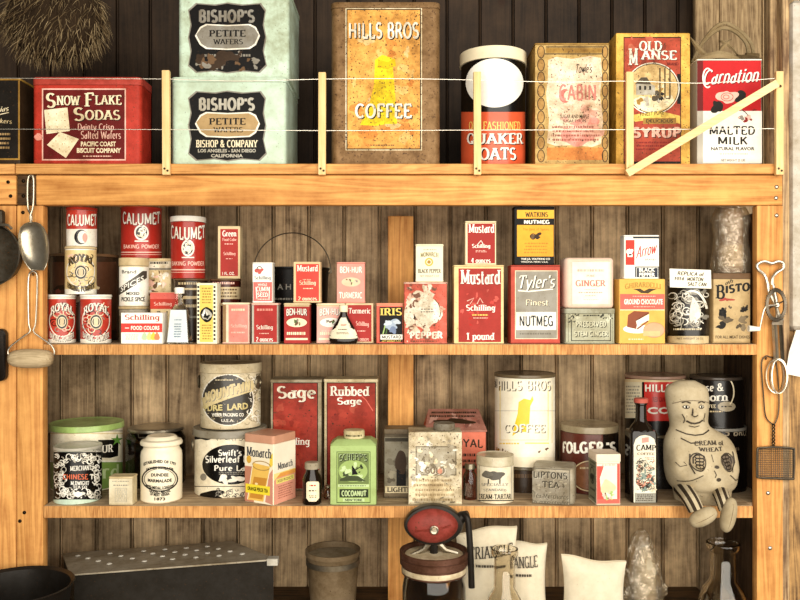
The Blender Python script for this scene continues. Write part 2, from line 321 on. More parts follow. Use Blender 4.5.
    def put(s, mb, surf, cuts=None, wear=.3, rough=.42, clip=None):
        for vs, fs, c, l in s.p:
            if clip: vs = [(max(clip[0], min(clip[2], v[0])), max(clip[1], min(clip[3], v[1])))+tuple(v[2:]) for v in vs]
            mat = c if not isinstance(c, str) else paint(c, wear, rough)
            if cuts and max(v[0] for v in vs)-min(v[0] for v in vs) > cuts[1]*1.2:
                bm = bmesh.new(); bv = [bm.verts.new((v[0], v[1], v[2] if len(v) > 2 else 0)) for v in vs]
                for f in fs:
                    try: bm.faces.new([bv[i] for i in f])
                    except ValueError: pass
                for x in cuts[0]: bmesh.ops.bisect_plane(bm, geom=bm.verts[:]+bm.edges[:]+bm.faces[:], dist=1e-5, plane_co=(x,0,0), plane_no=(1,0,0))
                for y in (cuts[2] if len(cuts) > 2 else ()): bmesh.ops.bisect_plane(bm, geom=bm.verts[:]+bm.edges[:]+bm.faces[:], dist=1e-5, plane_co=(0,y,0), plane_no=(0,1,0))
                bm.verts.index_update(); vs = [(v.co.x, v.co.y, v.co.z) for v in bm.verts]; fs = [tuple(v.index for v in f.verts) for f in bm.faces]; bm.free()
            mb.add([surf(v[0], v[1], .00012*(l+(v[2] if len(v) > 2 else 0))) for v in vs], fs, mat)

# ---------------------------------------------------------------- builders for tins, boxes, cans
def box(name, label, cat, x0, y0, x1, y1, Y, dep, base, col, art=None, lid=None, r=.003, group=None, wear=.35, rough=.42, mtl=0, body='body', rz=0, lid_col=None, crimp=True, side=None, cap=None, topart=None, edge=None):
    """a square tin or carton: front face spans x0..x1 at depth Y, standing on base; lid = its height in pixels; returns the z of its top"""
    w = (x1-x0)*S(Y); cx = (x0+x1)/2; h = PZ(y0, Y)-base
    t = thing(name, label, cat, (PX(cx, Y), Y+dep/2, base), group, rz)
    m = MB(); mat = paint(col, wear, rough, mtl); lh = lid*S(Y) if lid else 0
    c_ = .0008 if crimp else 0
    e = edge or min(.0012, r)
    arc = [(e*(1-cos(radians(q))), -e*(1-sin(radians(q)))) for q in (0, 22, 45, 67, 90)]
    lv = [(0, -e), (e*.6, c_), (.003, c_), (.0036, 0), (h-lh-.0006, 0), (h-lh, -.0006)] if crimp else arc+[(h-lh-a_, b_) for a_, b_ in reversed(arc)]
    m.rr(w, dep, r, lv, mat)
    def surf(px, py, off): return ((px-cx)*S(Y), -dep/2-off-c_*.2, PZ(py, Y)-base)
    if art: art.put(m, surf, None, wear*1.0, rough, (x0+.2, y0+(lid or 0)+.2, x1-.2, 300-(base+.001-ZC)/S(Y)))
    if side:
        sg, p0, p1, sart = side
        sart.put(m, lambda px, py, off: (sg*(w/2+off), sg*((px-p0)/(p1-p0)-.5)*dep*(1 if sg > 0 else -1)*(1), PZ(py, Y)-base) if sg > 0 else (-(w/2+off), -((px-p0)/(p1-p0)-.5)*dep, PZ(py, Y)-base), None, wear*1.0, rough)
    m.build(body, t)
    if lid:
        m = MB(); o = .001; k = paint(lid_col or col, wear, rough, mtl)
        m.rr(w, dep, r, [(h-lh+.0004, o*.3), (h-lh+.0004, o), (h-lh+.0012, o), (h-.0015, o), (h-.0004, o*.4), (h, -.001), (h-.0008, -.004)], k)
        if topart: topart(m, w, dep, h)
        m.build('lid', t)
    if cap:
        cx0, cy0, cx1, ccol = cap; m = MB(); R = (cx1-cx0)/2*S(Y); ch = (y0-cy0)*S(Y); k = paint(ccol, wear, .4, .3 if mtl else 0)
        m.lathe([(R*.9, h-.0005), (R, h+.001), (R, h+ch*.8), (R*.94, h+ch), (R*.8, h+ch*.96)], k, 32, (PX((cx0+cx1)/2, Y)-PX(cx, Y), 0, 0))
        m.build('cap', t)
    return base+h+SIT
def can(name, label, cat, x0, y0, x1, y1, Y, base, col, art=None, lid=None, lid_col=None, group=None, wear=.35, rough=.26, mtl=0, rim=.001, taper=0, lid_over=.0012, ears=None, bail=None, foot_col=None):
    """a round can: silhouette x0..x1, nearest point at depth Y; returns z of its top"""
    hw = (x1-x0)/2; R = hw*K*(D+Y)/(1-hw*K); Yc = Y+R; cx = (x0+x1)/2; h = PZ(y0, Yc+R if y0 > 300 else Yc-R)-base; s = S(Yc); R -= lid_over*.8 if lid else 0
    t = thing(name, label, cat, (PX(cx, Yc), Yc, base), group)
    m = MB(); mat = paint(col, wear, rough, mtl); lh = lid*s if lid else 0; rc = paint(foot_col, wear, .35, .6) if foot_col else mat
    b = h-lh
    m.lathe([(R-.002, 0), (R, .0006), (R+rim*.3, .001), (R+rim*.3, .003), (R, .0038)], rc, 56, cap1=False)
    pr = [(R-taper*(1-z/h), z) for z in (.0038, h*.25, h*.5, h*.75)]
    if lid: pr += [(R, b-.0006), (R-.001, b)]
    else: pr += [(R, h-.004), (R+rim, h-.0034), (R+rim, h-.0008), (R+rim*.2, h), (R-.0016, h-.0004), (R-.002, h-.003)]
    pr = [(R, .0038)]+pr[0:]
    m.lathe(pr, mat, 56, cap0=False)
    def surf(px, py, off):
        a = cyl_at((px-cx)*s, R, PX(cx, Yc), Yc); y = -R*cos(a)
        z = max(.0005, min(h-lh-.0005, PZ(py, Yc+y)-base)); rr_ = R-taper*(1-z/h)+off+.00025
        return (rr_*sin(a), -rr_*cos(a), z)
    if art:
        a = art(Art((cx, hw))); cuts = [cx+hw*sin(radians(q)) for q in range(-84, 85, 7)]
        a.put(m, surf, (cuts, hw*.12), wear*1.0, rough)
    m.build('body', t)
    if lid:
        m = MB(); o = lid_over; k = paint(lid_col or col, wear, rough, mtl)
        m.lathe([(R, b+.0004), (R+o, b+.0004), (R+o+.0004, b+.0012), (R+o, b+.002), (R+o, h-.0014), (R+o-.0006, h-.0002), (R-.001, h), (R-.003, h-.0012), (R-.01, h-.0014)], k, 56)
        m.build('lid', t)
    if ears is not None:
        for a in ears:
            m = MB(); ca, sa = sin(a), -cos(a); zc = b-.022
            c = Vector((ca*(R+.002), sa*(R+.002), zc)); tan = Vector((-sa, ca, 0)); upv = Vector((0,0,1)); out = Vector((ca, sa, 0))
            rings = []
            for q, o in ((.012, 0), (.011, .003), (.006, .0045), (.0045, .002)):
                rings.append([c+out*o+(tan*cos(2*pi*k/20)+upv*sin(2*pi*k/20)*1.2)*q for k in range(20)])
            m.rings(rings, metal('8f8672', .45)); m.build('bail_ear', t)
        if bail:
            m = MB(); a = ears[0]; p0 = Vector((sin(ears[0])*(R+.006), -cos(ears[0])*(R+.006), b-.022)); p1 = Vector((sin(ears[1])*(R+.006), -cos(ears[1])*(R+.006), b-.022))
            mid = (p0+p1)/2; side = (p1-p0)/2; pts = []
            dirv = Vector(bail).normalized(); L = Vector(bail).length
            for i in range(33):
                q = pi*i/32; pts.append(mid-side*cos(q)*1.0+dirv*L*sin(q))
            m.tube(pts, .0013, metal('4a4238', .4)); m.build('bail_handle', t)
    return base+h+SIT

# ---------------------------------------------------------------- the setting
PINE_H = wood('pine_rail', 'f4b466', 'a86a30', 0, .8, .72, fine=.6)
PINE_V = wood('pine_post', 'f4b568', 'a4662e', 2, .8, .7, fine=.6)
PINE_E = wood('pine_sawn_edge', 'efb36e', '9c6230', 2, 2.2, .8, False)
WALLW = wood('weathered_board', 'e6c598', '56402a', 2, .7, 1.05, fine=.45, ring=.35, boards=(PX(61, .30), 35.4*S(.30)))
SHADEW = wood('shaded_board', '473525', '140d08', 2, .7, .8, fine=.45, ring=.35)  # wall boards with the shadow above the top shelf put into the colour
SHELFW = wood('worn_shelf', 'd8bf9a', '7a6046', 0, .8, .8, False)
STICK = wood('new_stick', 'f6d9a0', 'd9b070', 2, 1.2, .6, False)
DARKW = wood('stained_wood', '5c4022', '1d130a', 0, 1.0, 1.0)
def stc(o): o['kind'] = 'structure'; return o
YB = .30
m = MB(); step = 35.4*S(YB); xs = []
g0 = PX(61, YB); k0 = -int((g0+1.35)/step)-1
prof = []
for k in range(k0, k0+34):
    x = g0+k*step
    prof += [(x-.0048, 0), (x-.0040, .010), (x-.0016, .010), (x-.0010, .001), (x+.0006, -.0005), (x+.0022, .001), (x+.0028, .008), (x+.0042, .008), (x+.0048, 0)]
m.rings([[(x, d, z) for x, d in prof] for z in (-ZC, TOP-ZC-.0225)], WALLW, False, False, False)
m.rings([[(x, d+.14, z) for x, d in prof] for z in (TOP-ZC-.0225, 1.0)], SHADEW, False, False, False)  # upper wall set back and darkened to stand in for shadow there
m.v = [(x, y, z+0) for x, y, z in m.v]
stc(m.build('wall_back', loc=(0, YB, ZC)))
m = MB(); m.box(-1.4, 1.4, -4, YB+.2, -.05, 0, paint('5a4a3a', .5, .8)); stc(m.build('floor'))

# shelving: posts, rails, shelves, divider, end panel
sh = thing('shelving_unit', 'tall open pine shelving with three shelves against the weathered board wall', 'shelving', (0, 0, 0))
def bx(name, par, x0, x1, y0, y1, z0, z1, mat, b=.0012):
    m = MB(); cx, cy, cz = (x0+x1)/2, (y0+y1)/2, (z0+z1)/2
    m.box(x0-cx, x1-cx, y0-cy, y1-cy, z0-cz, z1-cz, mat, b); return m.build(name, par, loc=(cx, cy, cz))
z = lambda py: ZC+(300-py)*.002
x_ = lambda px: (px-400)*.002
bx('post', sh, x_(17), x_(43), 0, .022, 0, z(205.5), PINE_V)
pr = bx('post', sh, x_(757), x_(783), 0, .022, 0, z(205.5), PINE_V)
bx('top_rail', sh, x_(36), x_(782.5), 0, .022, z(205), z(175.3), PINE_H)
bk = bx('corner_block', sh, x_(17), x_(35.6), .001, .04, z(205), z(175), DARKW)
bx('shelf', sh, x_(17), x_(777), -.006, YB+.14, z(174.3), TOP-SIT, wood('shelf_plank', 'f0b46a', 'a46a34', 0, 1.4, .7, False))
for nm, zt, th, a, b in (('shelf', MID-SIT, .0211, 43.6, 756.6), ('shelf', LOW-SIT, .0241, 43.6, 752.5)):
    m = MB(); cx, cz = (x_(a)+x_(b))/2, zt-th/2; w = x_(b)-x_(a)
    m.box(-w/2, w/2, -.15, .15, -th/2, th/2, SHELFW)
    m.box(-w/2, w/2, -.1512, -.149, -th/2, th/2-.0006, PINE_E, .0004)
    m.box(w/2-.0005, w/2+(783.6-b)*.002, -.126, .15, -th/2, th/2, SHELFW)
    m.build(nm, sh, loc=(cx, .15, cz))
for z0, z1 in ((MID, z(205)), (LOW, MID-.0215), (CTR, LOW-.0245)):
    bx('divider', sh, PX(388, .21), PX(413.5, .21), .21, YB, z0, z1, PINE_V)
bx('end_panel', sh, x_(784), x_(787), .024, YB, CTR, z(205.5), wood('end_board', '6a5440', '2c2018', 2, .9))
def bolts(par, pts, Y, mat, r=.0042):
    for px, py in pts:
        m = MB(); R = [[(r*q*cos(2*pi*k/16), -d, r*q*sin(2*pi*k/16)) for k in range(16)] for q, d in ((1, 0), (1, .001), (.7, .0024), (.2, .003))]
        m.rings(R, mat); m.build('bolt', par, loc=(x_(px), Y, z(py)))
bolts(sh, [(776.5, 187), (776, 198), (776.5, 215.5), (768, 493), (770, 548)], 0, metal('d8d0c0', .3))
bolts(sh, [(23.5, 181), (23.5, 196), (23, 212.5), (24.5, 512.5), (20, 521)], 0, metal('2a221a', .5), .0036)
# neighbouring bay to the left
nb = thing('neighbouring_shelving', 'edge of the next pine shelving bay beside the stained corner block', 'shelving', (0, 0, 0))
bx('post', nb, x_(-60), x_(15.7), .001, .04, 0, z(205.5), PINE_V)
bx('rail', nb, x_(-60), x_(15.7), .001, .04, z(204.3), z(175.3), PINE_H)
bx('shelf', nb, x_(-60), x_(15.7), -.005, YB+.14, z(174.3), TOP-SIT, wood('shelf_plank', 'f0b46a', 'a46a34', 0, 1.4, .7, False))
bolts(nb, [(8, 182), (10.5, 196)], .001, metal('2a221a', .5), .0036)
# right hand framing
m = MB(); m.box(x_(-60), x_(860), -.30, -.002, CTR-.04, CTR-SIT, DARKW); m.box(x_(44), x_(752), -.003, YB, CTR-.039, CTR-SIT, DARKW); ct = m.build('counter')
tag(ct, 'dark wooden counter under the lowest row of jars and bags', 'counter')
stc(bx('trim_1', None, x_(783.6), x_(790.6), .004, .05, 0, ZC+1.0, wood('grey_board', 'cfae80', '6b5038', 2, 1.2, 1.0)))
stc(bx('trim_2', None, x_(777.3), x_(790), .03, .06, TOP, ZC+1.0, wood('grey_board', 'cfae80', '6b5038', 2, 1.2, 1.0)))
for a, b, c, kk in ((696, 719.6, .103, 1), (720, 743.6, .10, 0), (744, 762.6, .105, 1), (763, 800, .10, 0)):
    stc(bx('wall_panel', None, PX(a, .36), PX(b, .36), c+.26, c+.28, TOP, ZC+1.0, wood('tan_board%d' % kk, 'c9ab80', '6f5639', 2, 1.1, .9)))
m = MB(); wh = paint('cbc3b6', .5, .7)
m.box(0, .09, 0, .05, -.06, .6, wh, .008); stc(m.build('trim_3', loc=(x_(790.8), -.006, ZC)))
stc(bx('trim_4', None, x_(791), x_(830), .012, .04, 0, ZC-.062, wood('dim_board', 'c79a60', '4a3320', 2, 1.0, 1.0)))

# guard of sticks and wires along the top shelf
gd = thing('shelf_guard', 'pale stick and wire guard rail nailed along the top shelf edge', 'guard rail', (0, -.006, TOP))
def lz(py, Y): return PZ(py, Y)-TOP
for a, b, y0 in ((162, 169.6, 70), (318.2, 325.6, 72), (474, 481.4, 71.5), (626.5, 634, 71.5), (776.5, 784, 71)):
    m = MB(); Y = -.017; rnd = random.Random(int(a)); l = rnd.uniform(-.001, .001)
    w = (b-a)*S(Y); m.rr(w, .010, .0008, [(lz(174.5, Y), -.0006), (lz(174.5, Y)+.001, 0), (lz(y0, Y)-.001, 0), (lz(y0, Y), -.0006)], STICK, 2)
    m.v = [(x+l*(q/.2), y, q) for x, y, q in m.v]
    gp = m.build('post', gd, loc=(PX((a+b)/2, Y), -.0055, 0))
    for dx_, py_ in ((-1.4, 168.5), (1.6, 170.6)):
        m = MB(); m.rings([[(.0024*q*cos(2*pi*k/12), -e, .0024*q*sin(2*pi*k/12)) for k in range(12)] for q, e in ((1, 0), (.7, .0008))], metal('4a3c2e', .5)); m.build('screw', gp, loc=(dx_*S(Y), -.0051, lz(py_, Y)))
for pts in ([(-30,78),(80,78.5),(166,79),(240,81),(322,79),(400,78.6),(478,80),(560,82),(630,81),(700,83),(780,78)], [(-30,129),(166,129.5),(322,130.5),(478,130),(630,129.5),(780,128.5)]):
    m = MB(); m.tube(smooth([(PX(a, -.012), -.0055, lz(b, -.012)) for a, b in pts], 8), .0008, metal('d9d2c4', .35, .2), 6); m.build('wire', gd)
m = MB(); p0, p1 = Vector((PX(628, -.03), 0, lz(173, -.03))), Vector((PX(778.5, -.03), 0, lz(82.5, -.03)))
d = (p1-p0).normalized(); n = Vector((-d.z, 0, d.x))*.0075
m.rings([[p+n+Vector((0,-.021,0)), p-n+Vector((0,-.021,0)), p-n+Vector((0,-.0112,0)), p+n+Vector((0,-.0112,0))] for p in (p0, p1)], wood('new_brace', 'f6dcaa', 'dcb47a', 0, 1.2, .6, False)); m.build('brace', gd)
m = MB(); m.rings([[(.003*q*cos(2*pi*k/12), -e, .003*q*sin(2*pi*k/12)) for k in range(12)] for q, e in ((1, 0), (.8, .001))], metal('4a3a2c', .5)); m.build('nail', gd, loc=(PX(780.5, -.018), -.0112, lz(86, -.018)))

# ---------------------------------------------------------------- top shelf
a = Art(); a.r(-22, 78, 20, 160, 'DB', 1); a.f(-22, 78, 20, 160, 1.6, 'GD', 2); a.r(-20, 80, 17.5, 158, 'CH', 2.2); a.t('ias', 0, 107, 9, 112, 'C', 'sc', shear=.3, rise=1); a.ln([(-12,114),(0,114.5),(9,112.5)], .8, 'C'); a.t('kers', 0, 118.5, 12, 123, 'T', 'sc', shear=.2, rise=-1); a.fake(-16, 132, 12, 150, 4, 'TN', 3)
box('biscuit_tin', 'black tin with gold edges and cream script on the neighbouring shelf', 'tin', -22, 78, 20, 164, .03, .17, TOP, 'DB', a, 2.5, wear=.6, lid_col='GD')

a = Art(); a.r(42, 88.5, 126, 160.5, 'MR', 1); a.f(42, 88.5, 126, 160.5, 1.3, 'LP', 2)
a.t('S', 46, 93, 56, 108, 'C', 'sb', shadow='K', l=4); a.t('NOW', 56.5, 95.5, 80.5, 105.5, 'C', 'sb', shadow='K'); a.t('F', 84.5, 92.5, 94.5, 106.5, 'C', 'sb', shadow='K'); a.t('LAKE', 95, 95, 122, 105, 'C', 'sb', shadow='K')
a.t('S', 73.5, 107.5, 84.5, 121, 'C', 'sb', shadow='K'); a.t('ODAS', 85, 110, 120.5, 120, 'C', 'sb', shadow='K')
a.p_([(44.2,110),(67.5,107.5),(70,131),(46.5,134)], 'C', 3); a.p_([(47,145),(60,132),(79,139),(66,158)], 'C', 3.3)
rnd = random.Random(4)
for i in range(9): a.e(49+8*(i % 3)+rnd.uniform(-.5,.5), 114+6.5*(i//3), .6, .6, 'TN', 3.6, 8); a.e(54+6.5*(i % 3)+3*(i//3)-1, 146-5*(i//3)+3*(i % 3), .6, .6, 'TN', 3.9, 8)
a.t('Dainty Crisp', 78, 123.5, 114, 132, 'LP', 'sc'); a.t('Salted Wafers', 81, 131, 121, 139, 'LP', 'sc')
a.t('PACIFIC COAST', 81, 141.5, 116, 146.5, 'C', 'bo'); a.t('BISCUIT COMPANY', 77, 148, 121, 153, 'C', 'bo'); a.fake(81, 155, 115, 157.5, 1, 'LP', 5); a.blob(38.5, 137, 3.6, 4, 'P', 8, .15, 2)
box('cracker_tin', 'large red cracker tin with cream lettering and two square crackers', 'tin', 32, 77, 141, 164, .02, .075, TOP, 'R', a, 8, r=.010, wear=.6, lid_col='b8483c')

def bishop(dy, worn):
    a = Art(); pl = lambda i, c, l: a.p_([(x+(i if x < 228 else -i), y+dy+(i if y < 126 else -i)) for x, y in ((196,91),(214,92.5),(228,90.5),(243,92.5),(261,91),(266,98),(264,112),(266.5,126),(264,140),(267,154),(260,161),(243,159.5),(228,161.5),(214,159.5),(196,161),(188,154),(190.5,140),(188,126),(190.5,112),(188,98))], c, l)
    pl(0, 'GR', 1); pl(1.2, 'K', 1.5)
    wc = 'LGR' if not worn else 'GR'
    a.t("BISHOP'S", 199, 97.5+dy, 255, 111+dy, wc, 'sx')
    pp = lambda i, c, l: a.p_([(x+(i if x < 228 else -i), y+dy+(i if y < 124 else -i)) for x, y in ((195,124),(200,115),(206,112),(228,113),(250,112),(256,115),(260,124),(256,133),(250,137),(228,138),(206,137),(200,133))], c, l)
    pp(0, 'W', 2); pp(1.3, 'TN' if not worn else 'GR', 2.5)
    a.t('PETITE', 209, 118+dy, 246, 125+dy, 'K', 'sb'); a.t('WAFERS', 213, 127+dy, 243, 132.5+dy, 'K', 'se')
    if not worn:
        a.t('BISHOP & COMPANY', 196, 140+dy, 258, 147.5+dy, 'C', 'sb'); a.t('LOS ANGELES - SAN DIEGO', 198, 149+dy, 256, 152.5+dy, 'LGR', 'bo'); a.t('CALIFORNIA', 211, 154+dy, 243, 157.5+dy, 'LGR', 'bo')
    else:
        a.fake(200, 141+dy, 256, 146+dy, 1, 'GR', 6); a.b(12, 26, 194, 138+dy, 262, 160+dy, 6, ['BR', 'GR', 'DB'], 3)
    return a
zb = box('wafer_tin', 'pale green wafer tin with clean black label, lower one of two stacked', 'tin', 171, 77, 286, 164, .015, .19, TOP, 'BG', bishop(0, 0), 5, r=.010, group='pale green wafer tins')
box('wafer_tin', 'pale green wafer tin with scuffed black label, resting on another wafer tin', 'tin', 178, -12, 289, 76, .03, .17, zb, 'BG', bishop(-88, 1), 5, r=.010, group='pale green wafer tins', wear=.55)

a = Art(); a.r(345.5, 8, 422, 150.5, 'C', 1); a.r(346.5, 9, 421, 149.5, 'K', 1.5); a.r(347.5, 10, 420, 148.5, 'f0b25a', 2)
a.b(21, 30, 349, 30, 419, 147, 9, ['e89a48', 'f5c878', 'd98a3c', 'f3d090'], 2.3)
a.t('HILLS BROS', 349, 22, 419, 39, 'W', 'st', shadow='K', so=(1,1))
a.p_([(375,60),(382,55),(392,58),(394,80),(396,105),(397,124),(386,124),(376,126),(360,125),(369,105),(374,85)], 'YE', 3.4); a.p_([(378,60),(388,62),(395,58),(396,66),(388,69),(378,68)], 'e0b80a', 3.5)
a.t('COFFEE', 355, 103.5, 412, 118.5, 'W', 'st', l=4.4, shadow='K', so=(1.1,.9)); a.fake(370, 144, 396, 146.5, 1, 'BR', 3)
box('coffee_tin', 'tall square brown coffee tin with orange panel and yellow robe shape', 'tin', 331, 2, 440, 165, .02, .22, TOP, '8a6c4a', a, 6, r=.014, wear=1.0, mtl=.2)

def f(a):
    a.r(455, 55, 531, 112, 'K', 1); a.e(494.5, 83, 28, 24.5, 'W', 2, 40); a.r(455, 112, 531, 170, 'OR', 2.5); a.t('OLD', 470, 121.5, 481, 130, 'Y', 'se'); a.t('FASHIONED', 483.5, 121.5, 519, 130, 'Y', 'se'); a.t('QUAKER', 468, 133, 522, 145, 'W', 'sb', shadow='K', so=(.9,.9)); a.t('OATS', 480, 147.5, 515, 160, 'W', 'sb', shadow='K', so=(.9,.9)); return a
can('oats_canister', 'tall round oats canister, orange below black, with white lid', 'canister', 460, 45, 526, 165, .02, TOP, 'K', f, 12, 'C', wear=.15, lid_over=.003)

a = Art(); a.r(535, 43, 610, 165, 'c9a868', 1); a.p_([(548,60),(556,57),(572,59),(590,56),(601,58),(602,75),(600,95),(603,120),(601,144),(592,147),(574,145),(556,146),(547,143),(549,120),(546,95),(548,76)], 'f4dcc0', 2.6)
a.r(546, 48, 603, 53, 'GD', 2)
for k in range(9): a.e(541, 52+k*13, 3.4, 6, 'b98f50', 2, 16); a.ring(541, 52+k*13, 3.4, 6, .8, 'DB', 2.2); a.e(605, 52+k*13, 2.8, 6, 'b98f50', 2, 16); a.ring(605, 52+k*13, 2.8, 6, .8, 'DB', 2.2)
a.ln([(545,54),(603,54)], 1, 'DB'); a.ln([(546,47),(603,47)], 1, 'DB'); a.b(31, 16, 550, 62, 600, 143, 12, ['f6e4cc', 'efb8a6', 'f4d4ba'], 2.8); a.blob(578, 132, 20, 12, 'ee9f92', 5, .4, 2.7)
a.t("Towle's", 576, 64, 592, 73, 'K', 'sc', shear=.3, l=4.4); a.t('CABIN', 559, 84, 596, 101, 'e08f84', 'st', l=4.2); a.e(565, 96, 6, 7, 'd9786c', 4, 18); a.e(568, 96, 4, 5.5, 'f4dcc0', 4.1, 18); a.t('SUGAR AND MAPLE', 560, 114.5, 589, 118.5, 'DB', 'sa', l=4.4); a.t('SUGAR SYRUPS', 563, 119.5, 586, 122.5, 'DB', 'sa', l=4.4); a.fake(551, 125, 599, 142, 4, 'b06a5c', 8, 4.3); a.b(33, 60, 548, 60, 602, 145, .9, ['BR', 'DB'], 4)
a.r(547, 147.5, 603, 160, 'd98a44', 2)
box('syrup_tin', 'log patterned syrup tin with torn pinkish label between oats and syrup', 'tin', 535, 43, 609, 165, .03, .12, TOP, 'a98548', a, 2, wear=.8, cap=(546, 38, 560, '8a7a60'))

a = Art(); a.r(616, 34, 690, 164, 'e9b957', 1); a.r(623.5, 37, 681, 164, 'K', 1.5); a.r(624.3, 38, 680.2, 161.5, 'b44a34', 2)
a.t('OLD', 639, 41, 662, 51, 'W', 'sb', shadow='K', so=(.5,.5)); a.t('M', 628.5, 48, 638, 65, 'W', 'sb', shadow='K', so=(.5,.5)); a.t('ANSE', 640, 50.5, 677, 60, 'W', 'sb', shadow='K', so=(.5,.5)); a.t('BRAND', 667, 62.5, 678.5, 65.5, 'MR', 'bo')
a.r(677, 74, 681, 104, 'K', 2.4)
a.e(652.5, 88.5, 27, 26, 'W', 2.6, 40); a.e(652.5, 88.5, 26, 25, 'K', 2.8, 40); a.e(652.5, 88.5, 25.2, 24.2, 'e6c88e', 3, 40)
a.p_([(631,101),(640,96),(655,99),(672,95),(674,101),(667,108),(652,112.5),(638,109)], 'C', 3.2); a.b(41, 22, 632, 84, 673, 106, 4, ['CH', '5a5040', 'LGR', 'GD', 'C'], 3.4)
a.p_([(636,95),(636,84),(641,78),(646,77),(651,84),(655,86),(655,95)], 'LGR', 4.6); a.p_([(635,84),(641,77.5),(647,77.5),(651,84.5)], '5a5040', 4.8)
for q in (639, 644, 649): a.r(q, 86, q+2, 90, 'CH', 5)
for q in (659, 664, 669): a.r(q, 68, q+1.6, 98, '6b5a3c', 4.7)
a.p_([(632,115),(660,111),(680,116),(680,124),(660,118),(634,122)], 'Y', 4); a.r(643, 118, 676, 124, 'GD', 4.2); a.t('DELICIOUS', 646, 119.3, 673, 122.7, 'K', 'sa', l=5); a.t('FINEST PURE', 640, 112.5, 664, 116.5, 'K', 'sa', l=5, rise=2)
a.t('SYRUP', 632, 127, 681, 138, 'LP', 'sx', shadow='K', so=(.7,.7)); a.fake(634, 141, 678, 151, 3, 'DR', 9, 4); a.b(44, 9, 624, 36, 680, 70, 5, ['8c3a28', 'c86a50'], 2.2)
box('syrup_tin', 'yellow edged red syrup tin with white lettering over a round house picture', 'tin', 616, 33, 690, 165, .025, .12, TOP, 'dba949', a, None, wear=.8)

a = Art(); a.r(697, 60, 703, 111, 'MR', 1); a.r(703, 60, 761, 111, 'c01f22', 2); a.r(703, 111, 762, 163, 'W', 2); a.r(697, 111, 703.5, 163, 'LGR', 1)
a.t('Carnation', 703.5, 70, 759, 85, 'W', 'sc', shear=.35, rise=3, shadow='MR', so=(.8,.8)); a.ring(707.5, 78, 4.6, 9.5, 1.4, 'W', 4, 60, 300)
a.blob(727, 97, 9, 7, 'LP', 3, .3, 3); a.ring(727, 97, 6, 4, .6, 'R', 3.5); a.ring(726, 97, 3, 2, .6, 'R', 3.5); a.blob(741, 98, 7, 6, 'CH', 6, .35, 2.8); a.blob(717, 107, 5, 7, 'CH', 7, .3, 2.9); a.b(52, 10, 738, 106, 757, 124, 2.6, ['GR', 'DR', 'LP'], 3)
a.ln([(732,104),(745,112),(752,120)], .8, 'CH')
a.t('MALTED', 709.5, 126, 755, 135, 'CH', 'st'); a.t('MILK', 718, 136.5, 747.5, 145, 'CH', 'st'); a.t('NATURAL FLAVOR', 711, 147, 754.5, 150.5, 'CH', 'bo'); a.fake(715, 153, 752, 155, 1, 'GR', 2); a.t('NET WEIGHT 25 LBS', 721, 159, 745, 161.5, 'CH', 'sa')
box('malted_milk_tin', 'red and white malted milk tin behind the diagonal stick brace', 'tin', 697, 59, 762, 165, .045, .10, TOP, 'LGR', a, 1.5, wear=.15, lid_col='W')

# fur pelt hanging top left, wicker handled lid top right
m = MB(); rnd = random.Random(5); fur = [cloth(c, .2) for c in ('7a6648', '5a4832', 'a8926e', '32261a')]
Yf = .12; cx, cz = PX(55, Yf), PZ(20, Yf)
sh_ = []
for i in range(9):
    t = pi*i/8; r = sin(t); sh_.append([(.105*r*cos(2*pi*k/20), .05*r*sin(2*pi*k/20), .085*cos(t)) for k in range(20)])
m.rings(sh_, fur[3], True, False, False)
for i in range(2600):
    u, v = rnd.uniform(0, 2*pi), rnd.uniform(-.95, .95); s = sqrt(1-v*v)
    p = Vector((.105*s*cos(u), .05*s*sin(u), .085*v)); nrm = Vector((p.x/.011, p.y/.0025, p.z/.0072)).normalized()
    dn = (nrm*.55+Vector((rnd.gauss(0,.35), rnd.gauss(0,.2)-.1, -.75))).normalized(); L = rnd.uniform(.018, .042); w = Vector((rnd.gauss(0,1), rnd.gauss(0,1), 0)).normalized()*.0007
    q = p+dn*L*.55; e = q+(dn+Vector((rnd.gauss(0,.2), 0, -.35))).normalized()*L*.45
    m.add([p-w, p+w, q+w*.8, q-w*.8, e], [(0,1,2,3), (3,2,4)], fur[i % 4])
o = m.build('fur_pelt', loc=(cx, Yf, cz)); tag(o, 'shaggy tan fur pelt hanging above the red cracker tin', 'pelt')
bs = thing('wicker_basket', 'dark wicker basket with bent handle lying behind the malted milk tin', 'basket', (PX(722, .27), .27, TOP))
m = MB(); wk = paint('8a7452', .6, .6); h0 = PZ(57, .20)-TOP
m.lathe([(.06, 0), (.075, .03), (.082, h0-.03), (.086, h0-.012), (.088, h0), (.083, h0), (.078, h0-.02)], wk, 40)
for k in range(14): m.lathe([(.0765+.005*k/14, .02+h0*.9*k/14), (.0795+.005*k/14, .026+h0*.9*k/14), (.0765+.005*k/14, .032+h0*.9*k/14)], wk, 40, cap0=False, cap1=False)
bk_ = m.build('basket', bs)
for dx in (0, .011):
    m = MB(); m.tube(smooth([(-.075+dx*.4, 0, h0-.01), (-.05, -.01, h0+.05), (0, -.012, h0+.085+dx), (.052+dx, -.01, h0+.05), (.060+dx, 0, h0-.02)], 10), .0045, paint('b09a74', .6, .5)); m.build('handle', bs)
m = MB(); m.tube([(.050, -.012, h0+.022), (.08, -.012, h0+.020)], .006, wk); m.build('binding', bs)
m = MB(); lf = paint('9a8664', .5, .6)
